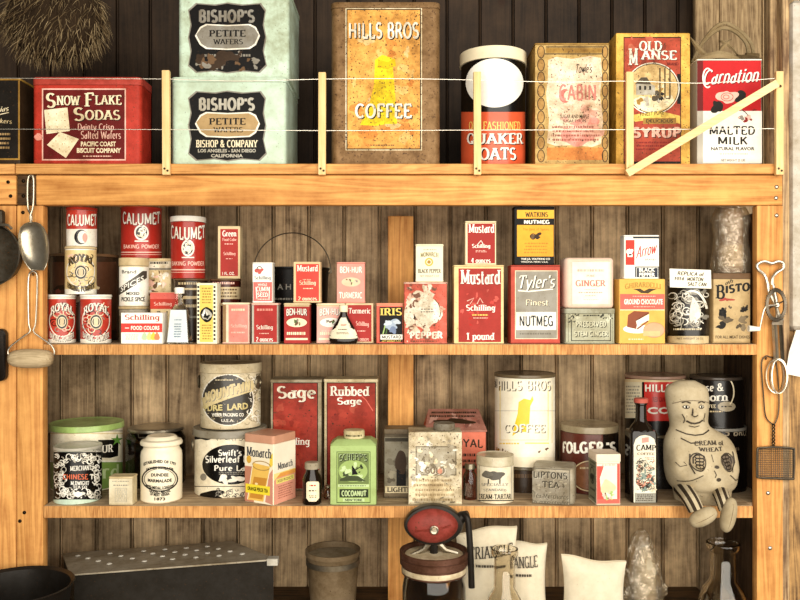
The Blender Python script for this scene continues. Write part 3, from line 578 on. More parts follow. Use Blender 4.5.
for pts, wd in (([(-.058,-.02,.0065),(-.01,-.034,.014),(.040,-.02,.0075)], .0075), ([(-.062,.0,.062),(-.04,.0,.034),(-.012,-.005,.008)], .008), ([(-.006,.0,.008),(.006,.0,.036),(.028,.0,.056)], .007), ([(.004,.005,.054),(.022,.0,.044),(.040,-.005,.020)], .0055), ([(-.055,.02,.006),(.0,.03,.010),(.05,.02,.0065)], .007)):
    P = smooth(pts, 8); R = []
    for i, p in enumerate(P):
        q = wd*sin(pi*(i+.6)/(len(P)+.2)); R.append([p+Vector((0,-.002,q)), p+Vector((.3*q,.003,0)), p+Vector((0,-.002,-q)), p+Vector((-.3*q,-.006,0))])
    m.rings(R, lf)
o = m.build('corn_husk', loc=(PX(718,.095), .095, PZ(59,.045))); tag(o, 'curled dried corn husks lying on top of the malted milk tin', 'husks')

# ---------------------------------------------------------------- middle shelf
def royal(c0, c1, x0, y0, x1, y1):
    cx = (x0+x1)/2; w = x1-x0; h = y1-y0
    def f(a):
        a.r(x0, y0-3, x1, y0+3, 'W', 1); a.r(x0, y1-3, x1, y1+2, 'W', 1); a.r(x0, y0+3, x1, y1-3, c0, 1)
        a.e(cx, y0+h*.54, w*.43, h*.36, 'W', 2); a.e(cx, y0+h*.54, w*.40, h*.335, c0, 2.4)
        a.t('ROYAL', x0+w*.13, y0+h*.26, x1-w*.13, y0+h*.44, c1, 'sb', bend=h*.12, shadow='K', so=(.8,.8)); a.e(cx, y0+h*.56, w*.2, h*.17, 'T', 3); a.e(cx, y0+h*.56, w*.17, h*.15, 'K', 3.4); a.e(cx, y0+h*.56, w*.07, h*.11, 'T', 3.8); a.ring(cx, y0+h*.56, w*.12, h*.10, .7, 'C', 3.9)
        a.t('BAKING POWDER', x0+w*.1, y0+h*.76, x1-w*.1, y0+h*.89, c1, 'sb', bend=-h*.10, shadow='K', so=(.6,.6)); a.scroll(int(x0), 26, x0+2, y0+5, x1-2, y1-5, 3.4, ['C', 'K', 'LP', 'GR'], .8, 2.5); a.r(cx-w*.26, y0+h*.28, cx+w*.26, y0+h*.32, c0, 2.6); return a
    return f
can('baking_powder_can', 'red and cream baking powder can in the bottom corner beside the post', 'can', 48.5, 294.5, 75.5, 343, .0245, MID, 'W', royal('R', 'W', 48.5, 296, 75.5, 342), 2.5, 'W', group='red and cream baking powder cans')
zt = can('baking_powder_can', 'red and cream baking powder can, second from the post on the shelf boards', 'can', 81, 294.5, 111, 343, .014, MID, 'W', royal('R', 'W', 81, 296, 111, 342), 2.5, 'W', group='red and cream baking powder cans')
zt = can('baking_powder_can', 'cream baking powder can resting across two red and cream cans', 'can', 65.5, 246, 96, 293, .022, zt+.0003, 'C', royal('e8cf96', '5a4a30', 65.5, 247, 96, 292), 2.5, 'T')
def f(a):
    a.r(66, 207, 98, 229, 'R', 1); a.r(66, 229, 98, 250, 'W', 1); a.t('CALUMET', 69, 214, 95, 226, 'W', 'st', shadow='DR'); a.e(81, 237, 6, 7.5, 'K', 3); a.e(82.5, 237, 4.4, 6.2, 'W', 3.4); a.e(84.5, 237.5, 2.2, 4.5, 'P', 3.6); return a
can('baking_powder_can', 'small red and white baking powder can topping the cream can', 'can', 67, 206.5, 96.5, 246, .025, zt, 'W', f, 3, 'R')
def f(a): a.r(50, 262, 118, 330, '5a3a28', 1); a.b(7, 14, 54, 262, 116, 320, 6, ['c8a890', '8a4a38', 'DB', 'T'], 2); return a
zq = can('coffee_can', 'dark brown wide can with pale marks behind the cream baking powder can', 'can', 52, 253, 117, 340, .09, MID, 'DB', f, 3, 'BR')
def cal(x0, y0, x1, y1, l0):
    cx = (x0+x1)/2; w = x1-x0; h = y1-y0
    def f(a):
        a.r(x0-1, y0-2, x1+1, y1+3, 'b02e24', 1); a.t('CALUMET', x0+w*.06, y0+h*.10, x1-w*.06, y0+h*.34, 'W', 'st', shadow='MR', bend=-h*.03)
        a.e(cx, y0+h*.51, w*.17, h*.15, 'W', 3); a.e(cx, y0+h*.51, w*.135, h*.115, 'CH', 3.2); a.scroll(int(cx), 12, cx-w*.13, y0+h*.41, cx+w*.13, y0+h*.61, 3, ['W', 'C'], .9, 3.4); a.r(cx-w*.16, y0+h*.665, cx+w*.16, y0+h*.685, 'W', 3.6)
        a.t('BAKING POWDER', x0+w*.08, y0+h*.74, x1-w*.08, y0+h*.82, 'LP', 'st'); a.r(x0-1, y0+h*.88, x1+1, y0+h*.9, 'LP', 2); a.r(x0-1, y0+h*.93, x1+1, y0+h*.94, 'LP', 2); return a
    return f
# pale can, its support, and the big red can across them
def f(a): a.r(119, 300, 149, 345, '7d725f', 1); a.r(119, 308, 149, 316, 'LGR', 1.5); return a
zs = can('spice_can', 'low grey can hidden behind the food colours box, under a pale can', 'can', 119.5, 306, 148.5, 340, .052, MID, 'GR', f, 3, 'T', wear=.6)
def f(a):
    a.r(118, 257, 151, 267, 'T', 1); a.fake(122, 261, 146, 265, 1, 'GR', 3); a.r(118, 267, 151, 307, 'W', 1.2); a.t('Brand', 123, 270, 136, 273.5, 'CH', 'sa'); a.p_([(119,296),(119,289),(142,271),(146,271),(146,278)], '4a443c', 2.5); a.t('SPICES', 122, 287, 143, 292.5, 'W', 'sa', rise=12)
    a.t('MIXED', 127, 292, 139, 295, 'K', 'bo'); a.t('PICKLE SPICE', 122.5, 297, 144, 301.5, 'CH', 'bo'); return a
zp = can('spice_can', 'pale pickling spice can with dark diagonal band, above the food colours box', 'can', 119.5, 257.5, 148.5, 305, .05, zs, 'W', f, 8, 'T')
a = Art(); a.r(145, 258, 171, 270, 'f3ead6', 1); a.fake(150, 261, 168, 265, 1, 'CH', 4); a.r(149, 268, 171, 270, 'GR', 2); a.b(9, 22, 146, 270, 171, 305, 4, ['LP', 'f0dcc6', 'BR', 'W'], 2)
zr = box('cocoa_tin', 'pale blotched tin beside the pickling spice can, holding up a red can', 'tin', 145, 258.3, 171, 343, .115, .06, MID, 'T', a, 3, wear=.8)
can('baking_powder_can', 'red baking powder can without white lid, raised on a pale blotched tin', 'can', 122, 206, 161, 258, .115, zr, 'R', cal(122, 206, 161, 258, 0), None, wear=.3)
# red cartons and food colours
a = Art(); a.r(150, 299, 178, 309, 'R', 1); a.t('Schilling', 154, 302, 172, 306.5, 'LP', 'se'); a.t('Red', 157, 311, 168, 317, 'CH', 'se'); a.r(150, 292.5, 178, 299, 'd8655a', 1)
box('spice_tin', 'red topped buff carton tucked behind the glass bottle with white label', 'carton', 150, 292, 178, 343, .045, .04, MID, 'T', a, None, crimp=False)
a = Art(); a.r(121, 313, 162.5, 343, 'W', 1); a.t('Schilling', 125, 314.5, 160, 321.5, 'R', 'se'); a.r(121, 323.3, 162.5, 332.3, 'd8443c', 2); a.t('FOOD COLORS', 131, 325.8, 159.5, 330, 'W', 'bo'); a.ln([(125,328),(129,328)], .8, 'W')
for q, c in ((144.5, 'c0d4b0'), (149.5, 'e0d890'), (153.5, 'f0cf50'), (157, 'e08a60')): a.p_([(q-3,338),(q-2,334.5),(q,331.8),(q+2,334.5),(q+3,338),(q+1.6,340),(q-1.6,340)], c, 3+q*.005)
a.fake(125, 334, 139, 340, 3, 'LGR', 4)
box('food_colors_box', 'cream box of food colors with red band and four coloured drops', 'box', 121, 312.7, 162.5, 343, .008, .035, MID, 'W', a, None, wear=.1, crimp=False, r=.001)
# tall clear bottle
bt = thing('glass_bottle', 'clear sloping glass bottle with white label and white cap', 'bottle', (PX(179.5, .022), .022, MID))
s = S(.01); m = MB(); GLS = glass()
m.rr(.046, .026, .004, [(0, -.002), (.001, 0), (.006, 0), (.066, -.0065), (.078, -.0135), (.086, -.017), (.103, -.017)], GLS); m.build('bottle', bt)
m = MB(); m.rings([[(-.0212,-.0144,.003), (.0212,-.0144,.003), (.0212,-.0140,.003), (-.0212,-.0140,.003)], [(-.0158,-.0088,.068), (.0158,-.0088,.068), (.0158,-.0084,.068), (-.0158,-.0084,.068)]], paint('dde6ea', .15, .6))
aa = Art(); aa.fake(-8, -50, 8, -46, 1, 'BL', 9); aa.fake(-8, -42, 8, -12, 6, 'BL', 6)
aa.put(m, lambda px, py, off: (px*.001, -.0148+(-py*.001-.006)*.0056/.058-off, -py*.001)); m.build('label', bt)
m = MB(); m.lathe([(.0094, .101), (.0098, .102), (.0098, .112), (.009, .1135)], paint('W', .1), 28); m.build('cap', bt)
# calumet with white lid on a dark can; green colour box on another
def f(a): a.r(172, 279, 210, 343, 'DB', 1); a.fake(178, 281, 202, 286, 1, 'T', 12); a.r(172, 288, 210, 290, 'T', 2); a.r(172, 296, 210, 299, 'T', 2); a.fake(180, 303, 202, 309, 1, 'T', 13); a.r(172, 316, 210, 318, 'GR', 2); return a
zk = can('coffee_can', 'dark can with buff bands under the white lidded red can', 'can', 174, 278.5, 208, 341, .075, MID, 'DB', f, 2, 'BR')
can('baking_powder_can', 'red baking powder can with white plastic lid, beside the narrow red carton', 'can', 170.8, 215.5, 205.5, 278, .075, zk, 'R', cal(170, 219, 206, 276, 5), 5.5, 'W', wear=.3, lid_over=.002)
def f(a): a.r(207, 279, 243, 343, '4a1a14', 1); a.fake(213, 281, 236, 285.5, 1, 'LP', 14); a.r(207, 287, 243, 299, 'T', 2); a.fake(211, 288, 239, 298, 3, 'BR', 6); a.fake(213, 302, 237, 307, 1, 'T', 15); return a
zk = can('coffee_can', 'dark red can with buff middle band under the narrow red carton', 'can', 210, 278.7, 241, 341, .07, MID, '4a1a14', f, 2, 'BR')
a = Art(); a.r(217.5, 226.5, 239.5, 278, 'T', 1); a.r(220, 229, 237.5, 276, 'a8302a', 2); a.t('Green', 222, 230.5, 236, 236.5, 'W', 'sb'); a.t('Food Color', 222, 238, 236, 241, 'LP', 'se'); a.fake(224, 243, 233, 245, 1, 'LP', 3); a.t('Schilling', 223, 252, 235, 256, 'LP', 'se'); a.fake(225, 258, 233, 259.5, 1, 'LP', 5); a.t('1 FL. OZ.', 222, 272, 234, 275, 'W', 'sa')
box('food_color_carton', 'narrow red food colour carton with buff edges and white lettering', 'carton', 217.5, 226, 239.5, 278, .08, .035, zk, 'T', a, None, crimp=False, r=.001, rz=.06, wear=.2)
a = Art(); a.r(197, 283.5, 217.5, 343, 'f5ecd0', 1); a.r(200, 285, 213.5, 342, 'f0d068', 2)
for k in range(14):
    for xx in (197.6, 214): a.r(xx, 286+k*4, xx+2, 288+k*4, 'K', 2.5)
a.blob(207, 314.5, 6, 8, 'K', 3, .1, 3); a.blob(207, 314.5, 4.4, 6, 'LGR', 4, .2, 3.3); a.b(5, 5, 203, 309, 211, 320, 2.2, ['K', 'W'], 3.6)
a.fake(202, 287, 212, 304, 6, 'GD', 4); a.fake(202, 324, 212, 340, 6, 'GD', 7)
box('extract_carton', 'slim yellow carton with chequered black edges and small oval picture', 'carton', 197, 283, 217.5, 343, .006, .028, MID, 'f5ecd0', a, None, crimp=False, r=.001, rz=-.05, wear=.12)
a = Art(); a.r(223, 303, 249, 343, 'LP', 1); a.r(229, 305, 248, 342, 'ea8f84', 2); a.fake(231, 307.5, 246, 312, 1, 'C', 16); a.t('Schilling', 231, 324, 247, 328.5, 'LP', 'se'); a.fake(231, 331, 246, 334, 1, 'LP', 3); a.r(223, 304, 226, 343, '9a7a54', 2); a.r(226.5, 304, 228, 343, 'C', 2)
za = box('spice_tin', 'faded pink spice tin next to the slim yellow carton', 'tin', 222.5, 302.5, 249, 343, .008, .03, MID, 'LP', a, 2, lid_col='C', group='small spice tins on the middle shelf')
a = Art(); a.r(252, 304, 277.5, 343, 'LGR', 1); a.r(254, 305, 277, 342, 'b0302c', 2); a.fake(256, 307.5, 275, 312, 1, 'P', 17); a.t('Schilling', 256.5, 325, 273, 330.5, 'W', 'se'); a.fake(259, 332.5, 270, 334.5, 1, 'LP', 8); a.t('2 ounces', 256, 337, 273, 341.5, 'W', 'sb')
zc = box('spice_tin', 'red two ounce spice tin below the red and white cumin tin', 'tin', 251.5, 303, 278, 343, .008, .035, MID, 'LGR', a, 2, lid_col='LP', group='small spice tins on the middle shelf')
a = Art(); a.r(252.5, 262.5, 272, 282, 'W', 1); a.r(253.5, 282, 272, 302, 'e2574c', 1); a.blob(259, 271, 3, 3.5, 'R', 3, .5, 3); a.ring(259.5, 269, 2.4, 2.4, .9, 'K', 3.5, 20, 200); a.t('Schilling', 254.5, 276, 271, 280.5, 'K', 'se'); a.t('WHOLE', 258, 283.5, 267, 286, 'W', 'sa'); a.t('CUMIN', 256.5, 286.5, 269.5, 291.5, 'W', 'st'); a.t('SEED', 257.5, 292.5, 268, 297, 'W', 'st'); a.ln([(256,287),(257,300)], .8, 'W'); a.ln([(269.5,287),(269,300)], .8, 'W'); a.fake(256, 298, 269, 300.5, 1, 'LP', 4)
box('spice_tin', 'red and white cumin seed tin standing on a red spice tin', 'tin', 252.5, 262.3, 272.5, 302, .012, .03, zc, 'W', a, 1.5, wear=.15, rough=.3)
def bh(x0, x1, l3, c, oc='C'):
    a = Art(); a.r(x0, 304, x1, 343, c, 1); a.r(x0, 303.5, x1, 306.5, 'T', 2); w = x1-x0; cx = (x0+x1)/2
    a.t('BEN-HUR', x0+w*.1, 309, x1-w*.1, 316, 'W', 'st', bend=1, shadow='K', so=(.4,.4)); a.e(cx, 322.5, w*.4, 4.6, oc, 3); a.b(int(x0), 8, cx-w*.22, 319, cx+w*.22, 326, 2.2, ['DG', 'BR', 'GR'], 3.3); a.fake(x0+w*.1, 330.5, x1-w*.1, 336.5, 1, 'C', 18); a.r(x0+w*.07, 338, x1-w*.07, 340, 'C', 3); return a
zd = box('spice_tin', 'red spice tin with oval seed picture under the red mustard tin', 'tin', 284, 303, 309.5, 343, .010, .03, MID, 'a83430', bh(284, 309.5, 'CLOVES', 'a8302c'), 2, lid_col='T', group='small spice tins on the middle shelf', wear=.3)
a = Art(); a.r(293.5, 262, 320, 302, 'e8c89a', 1); a.r(296, 264, 319, 301, 'd9493e', 2); a.t('Mustard', 297, 265, 318, 271.5, 'W', 'sb'); a.t('Schilling', 299.5, 280.5, 316, 286, 'C', 'se'); a.fake(302, 279, 312, 280, 1, 'C', 2); a.fake(303, 287.5, 313, 289.5, 1, 'C', 4); a.t('2 ounces', 298, 296.5, 317, 300.5, 'C', 'sb')
ze = box('spice_tin', 'bright red two ounce mustard tin with buff edges, behind the black pail handle', 'tin', 293.5, 261.8, 320.5, 302, .012, .03, zd+.0002, 'e8c89a', a, None, wear=.25)
a = bh(317, 345, 'GINGER', 'f0b0a4', 'W'); a.fake(321, 329, 340, 333, 1, 'LP', 4, 5)
z1 = box('spice_tin', 'pale pink and red spice tin behind the teardrop bottle', 'tin', 316.5, 303.2, 344.5, 343, .030, .03, MID, 'LP', a, 2, lid_col='C', wear=.25)
a = Art(); a.r(346, 303, 373, 343, 'e0c8a0', 1); a.r(347.5, 305, 371.5, 342, 'a8302c', 2); a.t('Turmeric', 348.5, 308, 370.5, 313.5, 'W', 'se'); a.t('Schilling', 356, 321, 369, 326.5, 'LP', 'se', rise=-1); a.t('2 ounces', 357, 337, 369, 341, 'LP', 'se'); a.fake(357, 330, 366, 332, 1, 'LP', 9)
z2 = box('spice_tin', 'dark red turmeric tin with pale edging next to the iris tin', 'tin', 345.3, 303.2, 373.5, 343, .030, .03, MID, 'e0c8a0', a, None, wear=.25)
a = Art(); a.r(337, 262, 364.5, 302, 'ee9a8c', 1); a.t('BEN-HUR', 340, 266.5, 362, 273, 'W', 'st'); a.e(351, 282, 9.5, 4.6, 'f0c8a8', 3); a.b(61, 7, 344, 278, 358, 286, 2, ['BR', 'GR', 'LG'], 3.3); a.t('TURMERIC', 339, 292, 362, 298.5, 'W', 'st', l=4)
box('spice_tin', 'pale salmon turmeric tin standing on two tins above the teardrop bottle', 'tin', 336.8, 262, 364.8, 302, .034, .026, max(z1, z2), 'ee9a8c', a, 1.5, lid_col='P', wear=.2)
# teardrop bottle
tb = thing('sauce_bottle', 'teardrop shaped dark bottle with cream label and cream cap', 'bottle', (PX(343.5, .012), .013, MID))
m = MB(); pr = [(.010,0,.006),(.0255,.001,.009),(.029,.006,.010),(.0285,.016,.010),(.022,.032,.009),(.013,.048,.0075),(.008,.058,.0065),(.0065,.066,.006)]
m.rings([[(a*cos(2*pi*k/36), b*sin(2*pi*k/36), q) for k in range(36)] for a, q, b in pr], paint('1c130c', .1, .08)); m.build('bottle', tb)
m = MB(); P = [(.0288,.012,.010),(.0285,.016,.010),(.0265,.022,.0097),(.022,.032,.009),(.017,.041,.0082),(.013,.048,.0075),(.0098,.0545,.0068)]
R = []
for a_, q, b_ in P: R.append([(a_*sin(t), -(b_+.0004)*cos(t), q-.002*cos(t)) for t in [radians(-80+160*k/18) for k in range(19)]])
m.rings(R, paint('efe6cc', .3, .5), False, False, False)
aa = Art(); aa.fake(-11, -31, 10, -27, 1, 'BR', 5); aa.fake(-14, -24, 12, -19, 2, 'BR', 3); aa.fake(-5, -40, 7, -36, 2, 'R', 4)
aa.put(m, lambda px, py, off: (px*.001, -.0106-off+((-py)-16)*.00006+abs(px)*.00008, -py*.001)); m.build('label', tb)
m = MB(); m.lathe([(.0085, .064), (.009, .065), (.009, .0765), (.008, .0775)], paint('C', .15), 24); m.build('cap', tb)
# black pail with wire handle behind
pl = thing('lard_pail', 'black pail with thin arched wire handle behind the cumin and mustard tins', 'pail', (PX(292.5, .17), .17, MID))
m = MB(); Y0 = .17; R0 = 36*S(Y0); hp = PZ(268, Y0)-MID; kk = paint('K', .5, .4)
m.lathe([(R0*.9, 0), (R0*.93, .02), (R0, hp-.006), (R0*1.03, hp-.004), (R0*1.03, hp), (R0*.96, hp), (R0*.9, hp-.03)], kk, 48)
aa = Art((292.5, 36)); aa.t('A H', 278, 284, 291, 289.5, 'GR', 'sa'); aa.fake(272, 297, 314, 301, 1, 'GR', 3)
def sf(px, py, off):
    u = (px-292.5)*S(Y0)+.0; zz = PZ(py, Y0-R0)-MID; rr_ = R0*(.93+.07*max(0, zz-.02)/(hp-.026))+off+.0003; th = cyl_at(u, R0, PX(292.5, Y0), Y0); return (rr_*sin(th), -rr_*cos(th), zz)
aa.put(m, sf); m.build('body', pl)
for sgn in (-1, 1): m = MB(); m.tube([(sgn*R0*1.0, 0, hp-.012), (sgn*R0*1.07, 0, hp-.01), (sgn*R0*1.07, 0, hp), (sgn*R0*1.0, 0, hp+.001)], .002, metal('8f8672', .4)); m.build('bail_ear', pl)
m = MB(); zt_ = PZ(233, Y0)-MID
m.tube([(-R0*1.06*cos(pi*k/40), -.004, hp-.004+(zt_-hp+.004)*sin(pi*k/40)) for k in range(41)], .0013, metal('5a5044', .4)); m.build('bail_handle', pl)
# iris, pepper, monarch
a = Art(); a.r(376, 304, 403, 343, 'd8604e', 1); a.r(379.5, 307, 402.5, 343, 'K', 2); a.t('IRIS', 380, 308, 402, 315.5, 'Y', 'sb'); a.blob(392, 325, 6.5, 5, 'a8b8cc', 5, .35, 3); a.blob(393, 330, 4, 3, '7888a8', 6, .3, 3.3); a.blob(388, 323, 3.4, 3, 'c8d4e0', 7, .3, 3.5); a.blob(397, 322, 3, 2.6, 'c8d4e0', 8, .3, 3.5); a.ln([(383,334),(385,326),(388,321)], 1.2, 'G'); a.ln([(386,334),(387,328)], 1.2, 'DG'); a.r(380.5, 334.5, 402.5, 339.5, 'W', 4); a.t('MUSTARD', 382, 335.3, 401, 338.7, 'K', 'st', l=5); a.t('NET WEIGHT 2 OZ', 382, 340.3, 401, 342.3, 'Y', 'sa'); a.r(376, 303.2, 403, 306, 'ea9a7c', 2)
box('spice_tin', 'black labelled mustard tin with pale iris flower and yellow lettering', 'tin', 376.5, 303, 403, 343, .018, .03, MID, 'd8604e', a, 2, lid_col='ea9a7c', wear=.25)
a = Art(); a.r(404.5, 283, 446.5, 343, 'e06a58', 1); a.blob(422, 311, 16, 21, 'f4ead8', 4, .22, 2); a.e(424, 311, 15, 15.5, 'f4ead8', 2.2, 40); a.ring(425, 312, 15.5, 16, .9, 'BR', 2.6, -60, 50); a.b(71, 60, 405, 284, 446, 343, 4, ['f4ead8', 'e8b8a4', 'f0dcc8', '8a6050', 'f4ead8'], 2.8); a.b(72, 26, 405, 283, 420, 343, 2.2, ['8a6050', 'f0dcc8'], 3.2)
a.e(426, 311, 12, 12, 'f6eede', 4, 30); a.fake(420, 308, 434, 313, 2, 'GR', 5, 4.6); a.t('PEPPER', 410, 331.5, 443, 339, 'W', 'sx', l=5, shadow='c86050', so=(.6,.6)); a.fake(408, 340, 440, 342.3, 1, 'BR', 6, 4.6)
zf = box('spice_tin', 'badly scuffed red and white pepper tin under the cream pepper carton', 'tin', 404, 282, 447, 343, .008, .045, MID, 'e07a66', a, 2, lid_col='LP', wear=.9)
a = Art(); a.r(416, 244.5, 443, 282, 'f3e8c8', 1); a.t('MONARCH', 420.5, 253, 438.5, 257.5, '7a7044', 'sb', bend=1); a.fake(423, 249, 437, 250.5, 1, 'GR', 4); a.ring(429, 262, 3.4, 3.4, 1.6, 'd8b050', 3); a.e(429, 262, 1.8, 1.8, 'GD', 3.3); a.t('BLACK PEPPER', 418, 269, 441, 273, 'CH', 'sb'); a.t('NET WEIGHT 2 OZ', 420, 275, 439, 277, 'GR', 'sa')
box('spice_tin', 'cream black pepper tin with gold emblem standing on scuffed red tin', 'tin', 415.8, 244, 443.2, 282, .014, .03, zf, 'f3e8c8', a, 2, wear=.15, lid_col='C')
# mustards
a = Art(); a.r(454, 266, 503.5, 343, 'ecd29a', 1); a.r(458.5, 268.5, 501, 342, 'a8332a', 2); a.t('Mustard', 460.5, 269.5, 500.5, 284.5, 'W', 'sb', shadow='MR', so=(.4,.4)); a.t('Schilling', 466, 304.5, 495.5, 312.5, 'W', 'sb'); a.ln([(467,301),(474,298),(470,304)], .8, 'LP'); a.ln([(477,304),(480,298),(483,303)], .9, 'LP'); a.fake(472, 313.5, 489, 316.5, 1, 'Y', 3); a.fake(473, 317, 488, 319, 1, 'LP', 4); a.t('1 pound', 466.5, 332.5, 494.5, 341.5, 'W', 'sb'); a.b(81, 18, 459, 284, 500, 335, 2.5, ['cc4a40', 'd05c50', 'b82822'], 2.3)
zf = box('mustard_tin', 'large red one pound mustard tin with buff edges', 'tin', 454, 265, 503.8, 343, .010, .05, MID, 'ecd29a', a, 1.5, wear=.35, group='red mustard tins')
a = Art(); a.r(465.5, 221.5, 496, 265, 'ecdcb4', 1); a.r(467.5, 223.5, 495, 264, 'a22e28', 2); a.t('Mustard', 468.5, 224, 494.5, 233, 'W', 'sb'); a.t('Schilling', 472, 244, 490.5, 249, 'W', 'sb'); a.ln([(478,244),(481,240.5),(483,244)], .8, 'W'); a.fake(475, 250, 487, 252.5, 2, 'LP', 5); a.t('4 ounces', 471, 258, 490.5, 263, 'W', 'sb')
box('mustard_tin', 'four ounce red mustard tin standing on the one pound mustard tin', 'tin', 465.3, 221, 496.2, 265, .016, .035, zf, 'ecdcb4', a, 1.5, wear=.15, group='red mustard tins')
a = Art(); a.r(511, 266, 560, 343, 'c05040', 1); a.r(515, 270.5, 557.5, 339, 'C', 1.6); a.r(515.7, 271.2, 557, 338.4, '9a9488', 2)
a.t("Tyler's", 519, 275.5, 555, 292, 'W', 'sc', shear=.25, rise=1, shadow='K', so=(.7,.7)); a.ln([(518,290.5),(528,291.5),(553,289)], 1.3, 'W', 3.6); a.t('Finest', 526, 299.5, 548, 305.5, 'C', 'sc', shadow='K', so=(.5,.5)); a.r(516, 312, 556, 330, 'W', 3); a.t('NUTMEG', 519.5, 315.5, 553, 326.5, '2e3238', 'st'); a.fake(519, 332, 553, 335.5, 1, '7a7468', 3)
zf = box('nutmeg_tin', 'grey labelled nutmeg tin with red edges and white name panel', 'tin', 510.7, 265, 560, 343, .010, .05, MID, 'b04638', a, 1.5, wear=.35)
a = Art(); a.r(514.5, 207, 555, 264, 'K', 1); a.r(517, 210, 554, 218.5, 'f0b23c', 2); a.t('WATKINS', 525, 212, 548, 217, 'DB', 'sb'); a.r(517, 225, 553.5, 256.5, 'f0aa34', 2); a.t('NUTMEG', 524, 220, 549.5, 224, 'W', 'sx'); a.t('The Best of Spices', 522.5, 228, 549, 231, 'c8862a', 'sc'); a.blob(533, 236.5, 2.5, 2.8, 'BR', 3, .3, 3); a.blob(537.5, 236, 3.5, 2.6, 'DB', 5, .5, 3.2); a.ring(533, 236.5, 2.6, 2.8, .7, 'DB'); a.fake(524, 242, 549, 254, 4, 'c8862a', 4); a.t('THE J.R. WATKINS CO', 521, 258, 550, 260.5, 'W', 'bo'); a.t('WINONA, MINN. U.S.A.', 521, 261, 548, 263, 'W', 'sa')
box('nutmeg_tin', 'orange and black nutmeg tin standing on the grey labelled nutmeg tin', 'tin', 514.3, 206.5, 554.3, 264.5, .014, .035, zf, 'K', a, 2, wear=.25)
# gingers
a = Art(); a.r(572, 262, 610, 304, 'f4e8d6', 1.2); a.ln([(572,306),(572,262),(609,260),(609,304)], .4, 'e0b0a0', 2); a.fake(576, 268, 606, 273, 1, 'e0b0a0', 11); a.t('PURE', 586.5, 274.8, 595, 277, 'd89888', 'se'); a.t('GINGER', 575.5, 280, 606, 286.5, 'd07a6c', 'sb'); a.fake(583, 289, 598, 290.3, 1, 'e0a898', 2); a.fake(578, 291.5, 604, 293.5, 1, 'd89888', 3); a.fake(585, 295, 596, 296.3, 1, 'd89888', 4); a.fake(582, 299, 600, 300.3, 1, 'e0b0a0', 6)
a2 = Art(); a2.r(566, 311, 614, 342, 'b8b8a0', 1.2); a2.f(571, 313, 611, 341, .8, '34352a', 2); a2.f(568, 311, 613, 342.5, .5, '6a6a58', 2); a2.t('PRESERVED', 576, 321, 606, 327, 'd4d4bc', 'sx', shadow='34352a', so=(.7,.7)); a2.t('STEM GINGER', 574, 331, 608, 336.5, 'd4d4bc', 'sx', shadow='34352a', so=(.7,.7)); a2.b(91, 24, 568, 311, 580, 324, 1.5, ['34352a', 'd4d4bc'], 3); a2.b(92, 14, 598, 311, 613, 324, 1.5, ['34352a', 'd4d4bc'], 3); a2.fake(583, 314, 600, 317, 1, '34352a', 4)
zg = box('ginger_tin', 'grey green stem ginger tin with raised border under the white tin', 'tin', 565, 308.5, 615, 343, .008, .07, MID, 'b0b09a', a2, 5, r=.007, wear=.5, lid_col='a8a894')
box('ginger_tin', 'white rounded ginger tin with faint red lettering on the grey green tin', 'tin', 564.5, 257.5, 614.5, 308, .012, .06, zg, 'e4c8b4', a, None, r=.012, wear=.2, crimp=False, edge=.007)
# ghirardelli and arrow
a = Art(); a.r(619.5, 279.5, 665, 343, 'eeb458', 1); a.t('GHIRARDELLI', 625, 284, 661, 289.5, 'a8843c', 'sb', bend=2); a.p_([(633,289),(640,288.5),(644,291),(649,288.5),(657,289),(652,291),(648,293.5),(641,293),(637,290.5)], '4a3a24', 3); a.r(620, 294, 664.5, 309.5, 'd8685a', 2); a.fake(632, 295.5, 657, 297, 1, 'LP', 3); a.t('GROUND CHOCOLATE', 624, 299, 662.5, 304.5, 'W', 'bo'); a.fake(632, 306, 657, 307.5, 1, 'LP', 5); a.r(620, 309.5, 664.5, 310.3, 'C', 2.5)
a.e(637, 329, 14, 4.4, 'W', 2.5); a.p_([(627,327),(628,315),(634,311),(649,312),(648,314),(638,320),(636,329)], '8a4a30', 3); a.p_([(636,321),(649,314),(649,320),(637,326)], 'W', 3.3); a.ln([(637,329),(648,321)], 1.4, '8a4a30', 3.5); a.ln([(636,320.5),(649,313)], .8, '5a2c1a', 3.7); a.e(654, 330, 10.5, 7.5, 'e8a884', 2.8); a.ring(654, 330, 10.5, 7.5, .6, 'd08a64', 3); a.r(643, 331, 660, 336, 'f0bc88', 3.4); a.fake(627, 338, 645, 340.5, 1, 'C', 6)
zh = box('chocolate_tin', 'yellow ground chocolate tin with red band and cake picture', 'tin', 619, 279, 665, 343, .008, .055, MID, 'e8b85c', a, None, wear=.2)
a = Art(); a.r(624.5, 236, 659, 279, 'W', 1); a.r(633, 236, 659, 238.5, '2c3038', 2); a.r(625.5, 240, 634.5, 265, 'dc3c30', 2); a.blob(629.7, 252, 2.6, 4, 'W', 3, .35, 3); a.r(627.5, 254, 632.5, 257, 'W', 3); a.t('Arrow', 636, 247, 657, 259, 'd03a34', 'sc', shear=.3, rise=6); a.t('BRAND', 645, 258.5, 655.5, 260.5, 'GR', 'sa'); a.r(635, 266.5, 659, 279, '2f3440', 2); a.f(636.3, 267.5, 658, 278.6, .4, 'W', 3); a.t('BLACK', 639, 267.8, 655, 271.8, 'W', 'bo'); a.t('PEPPER', 639, 272.6, 655, 276.6, 'W', 'bo')
box('pepper_tin', 'red white and slate black pepper tin standing on the chocolate tin', 'tin', 624, 235, 659, 279, .014, .03, zh, 'W', a, 1.5, wear=.12)
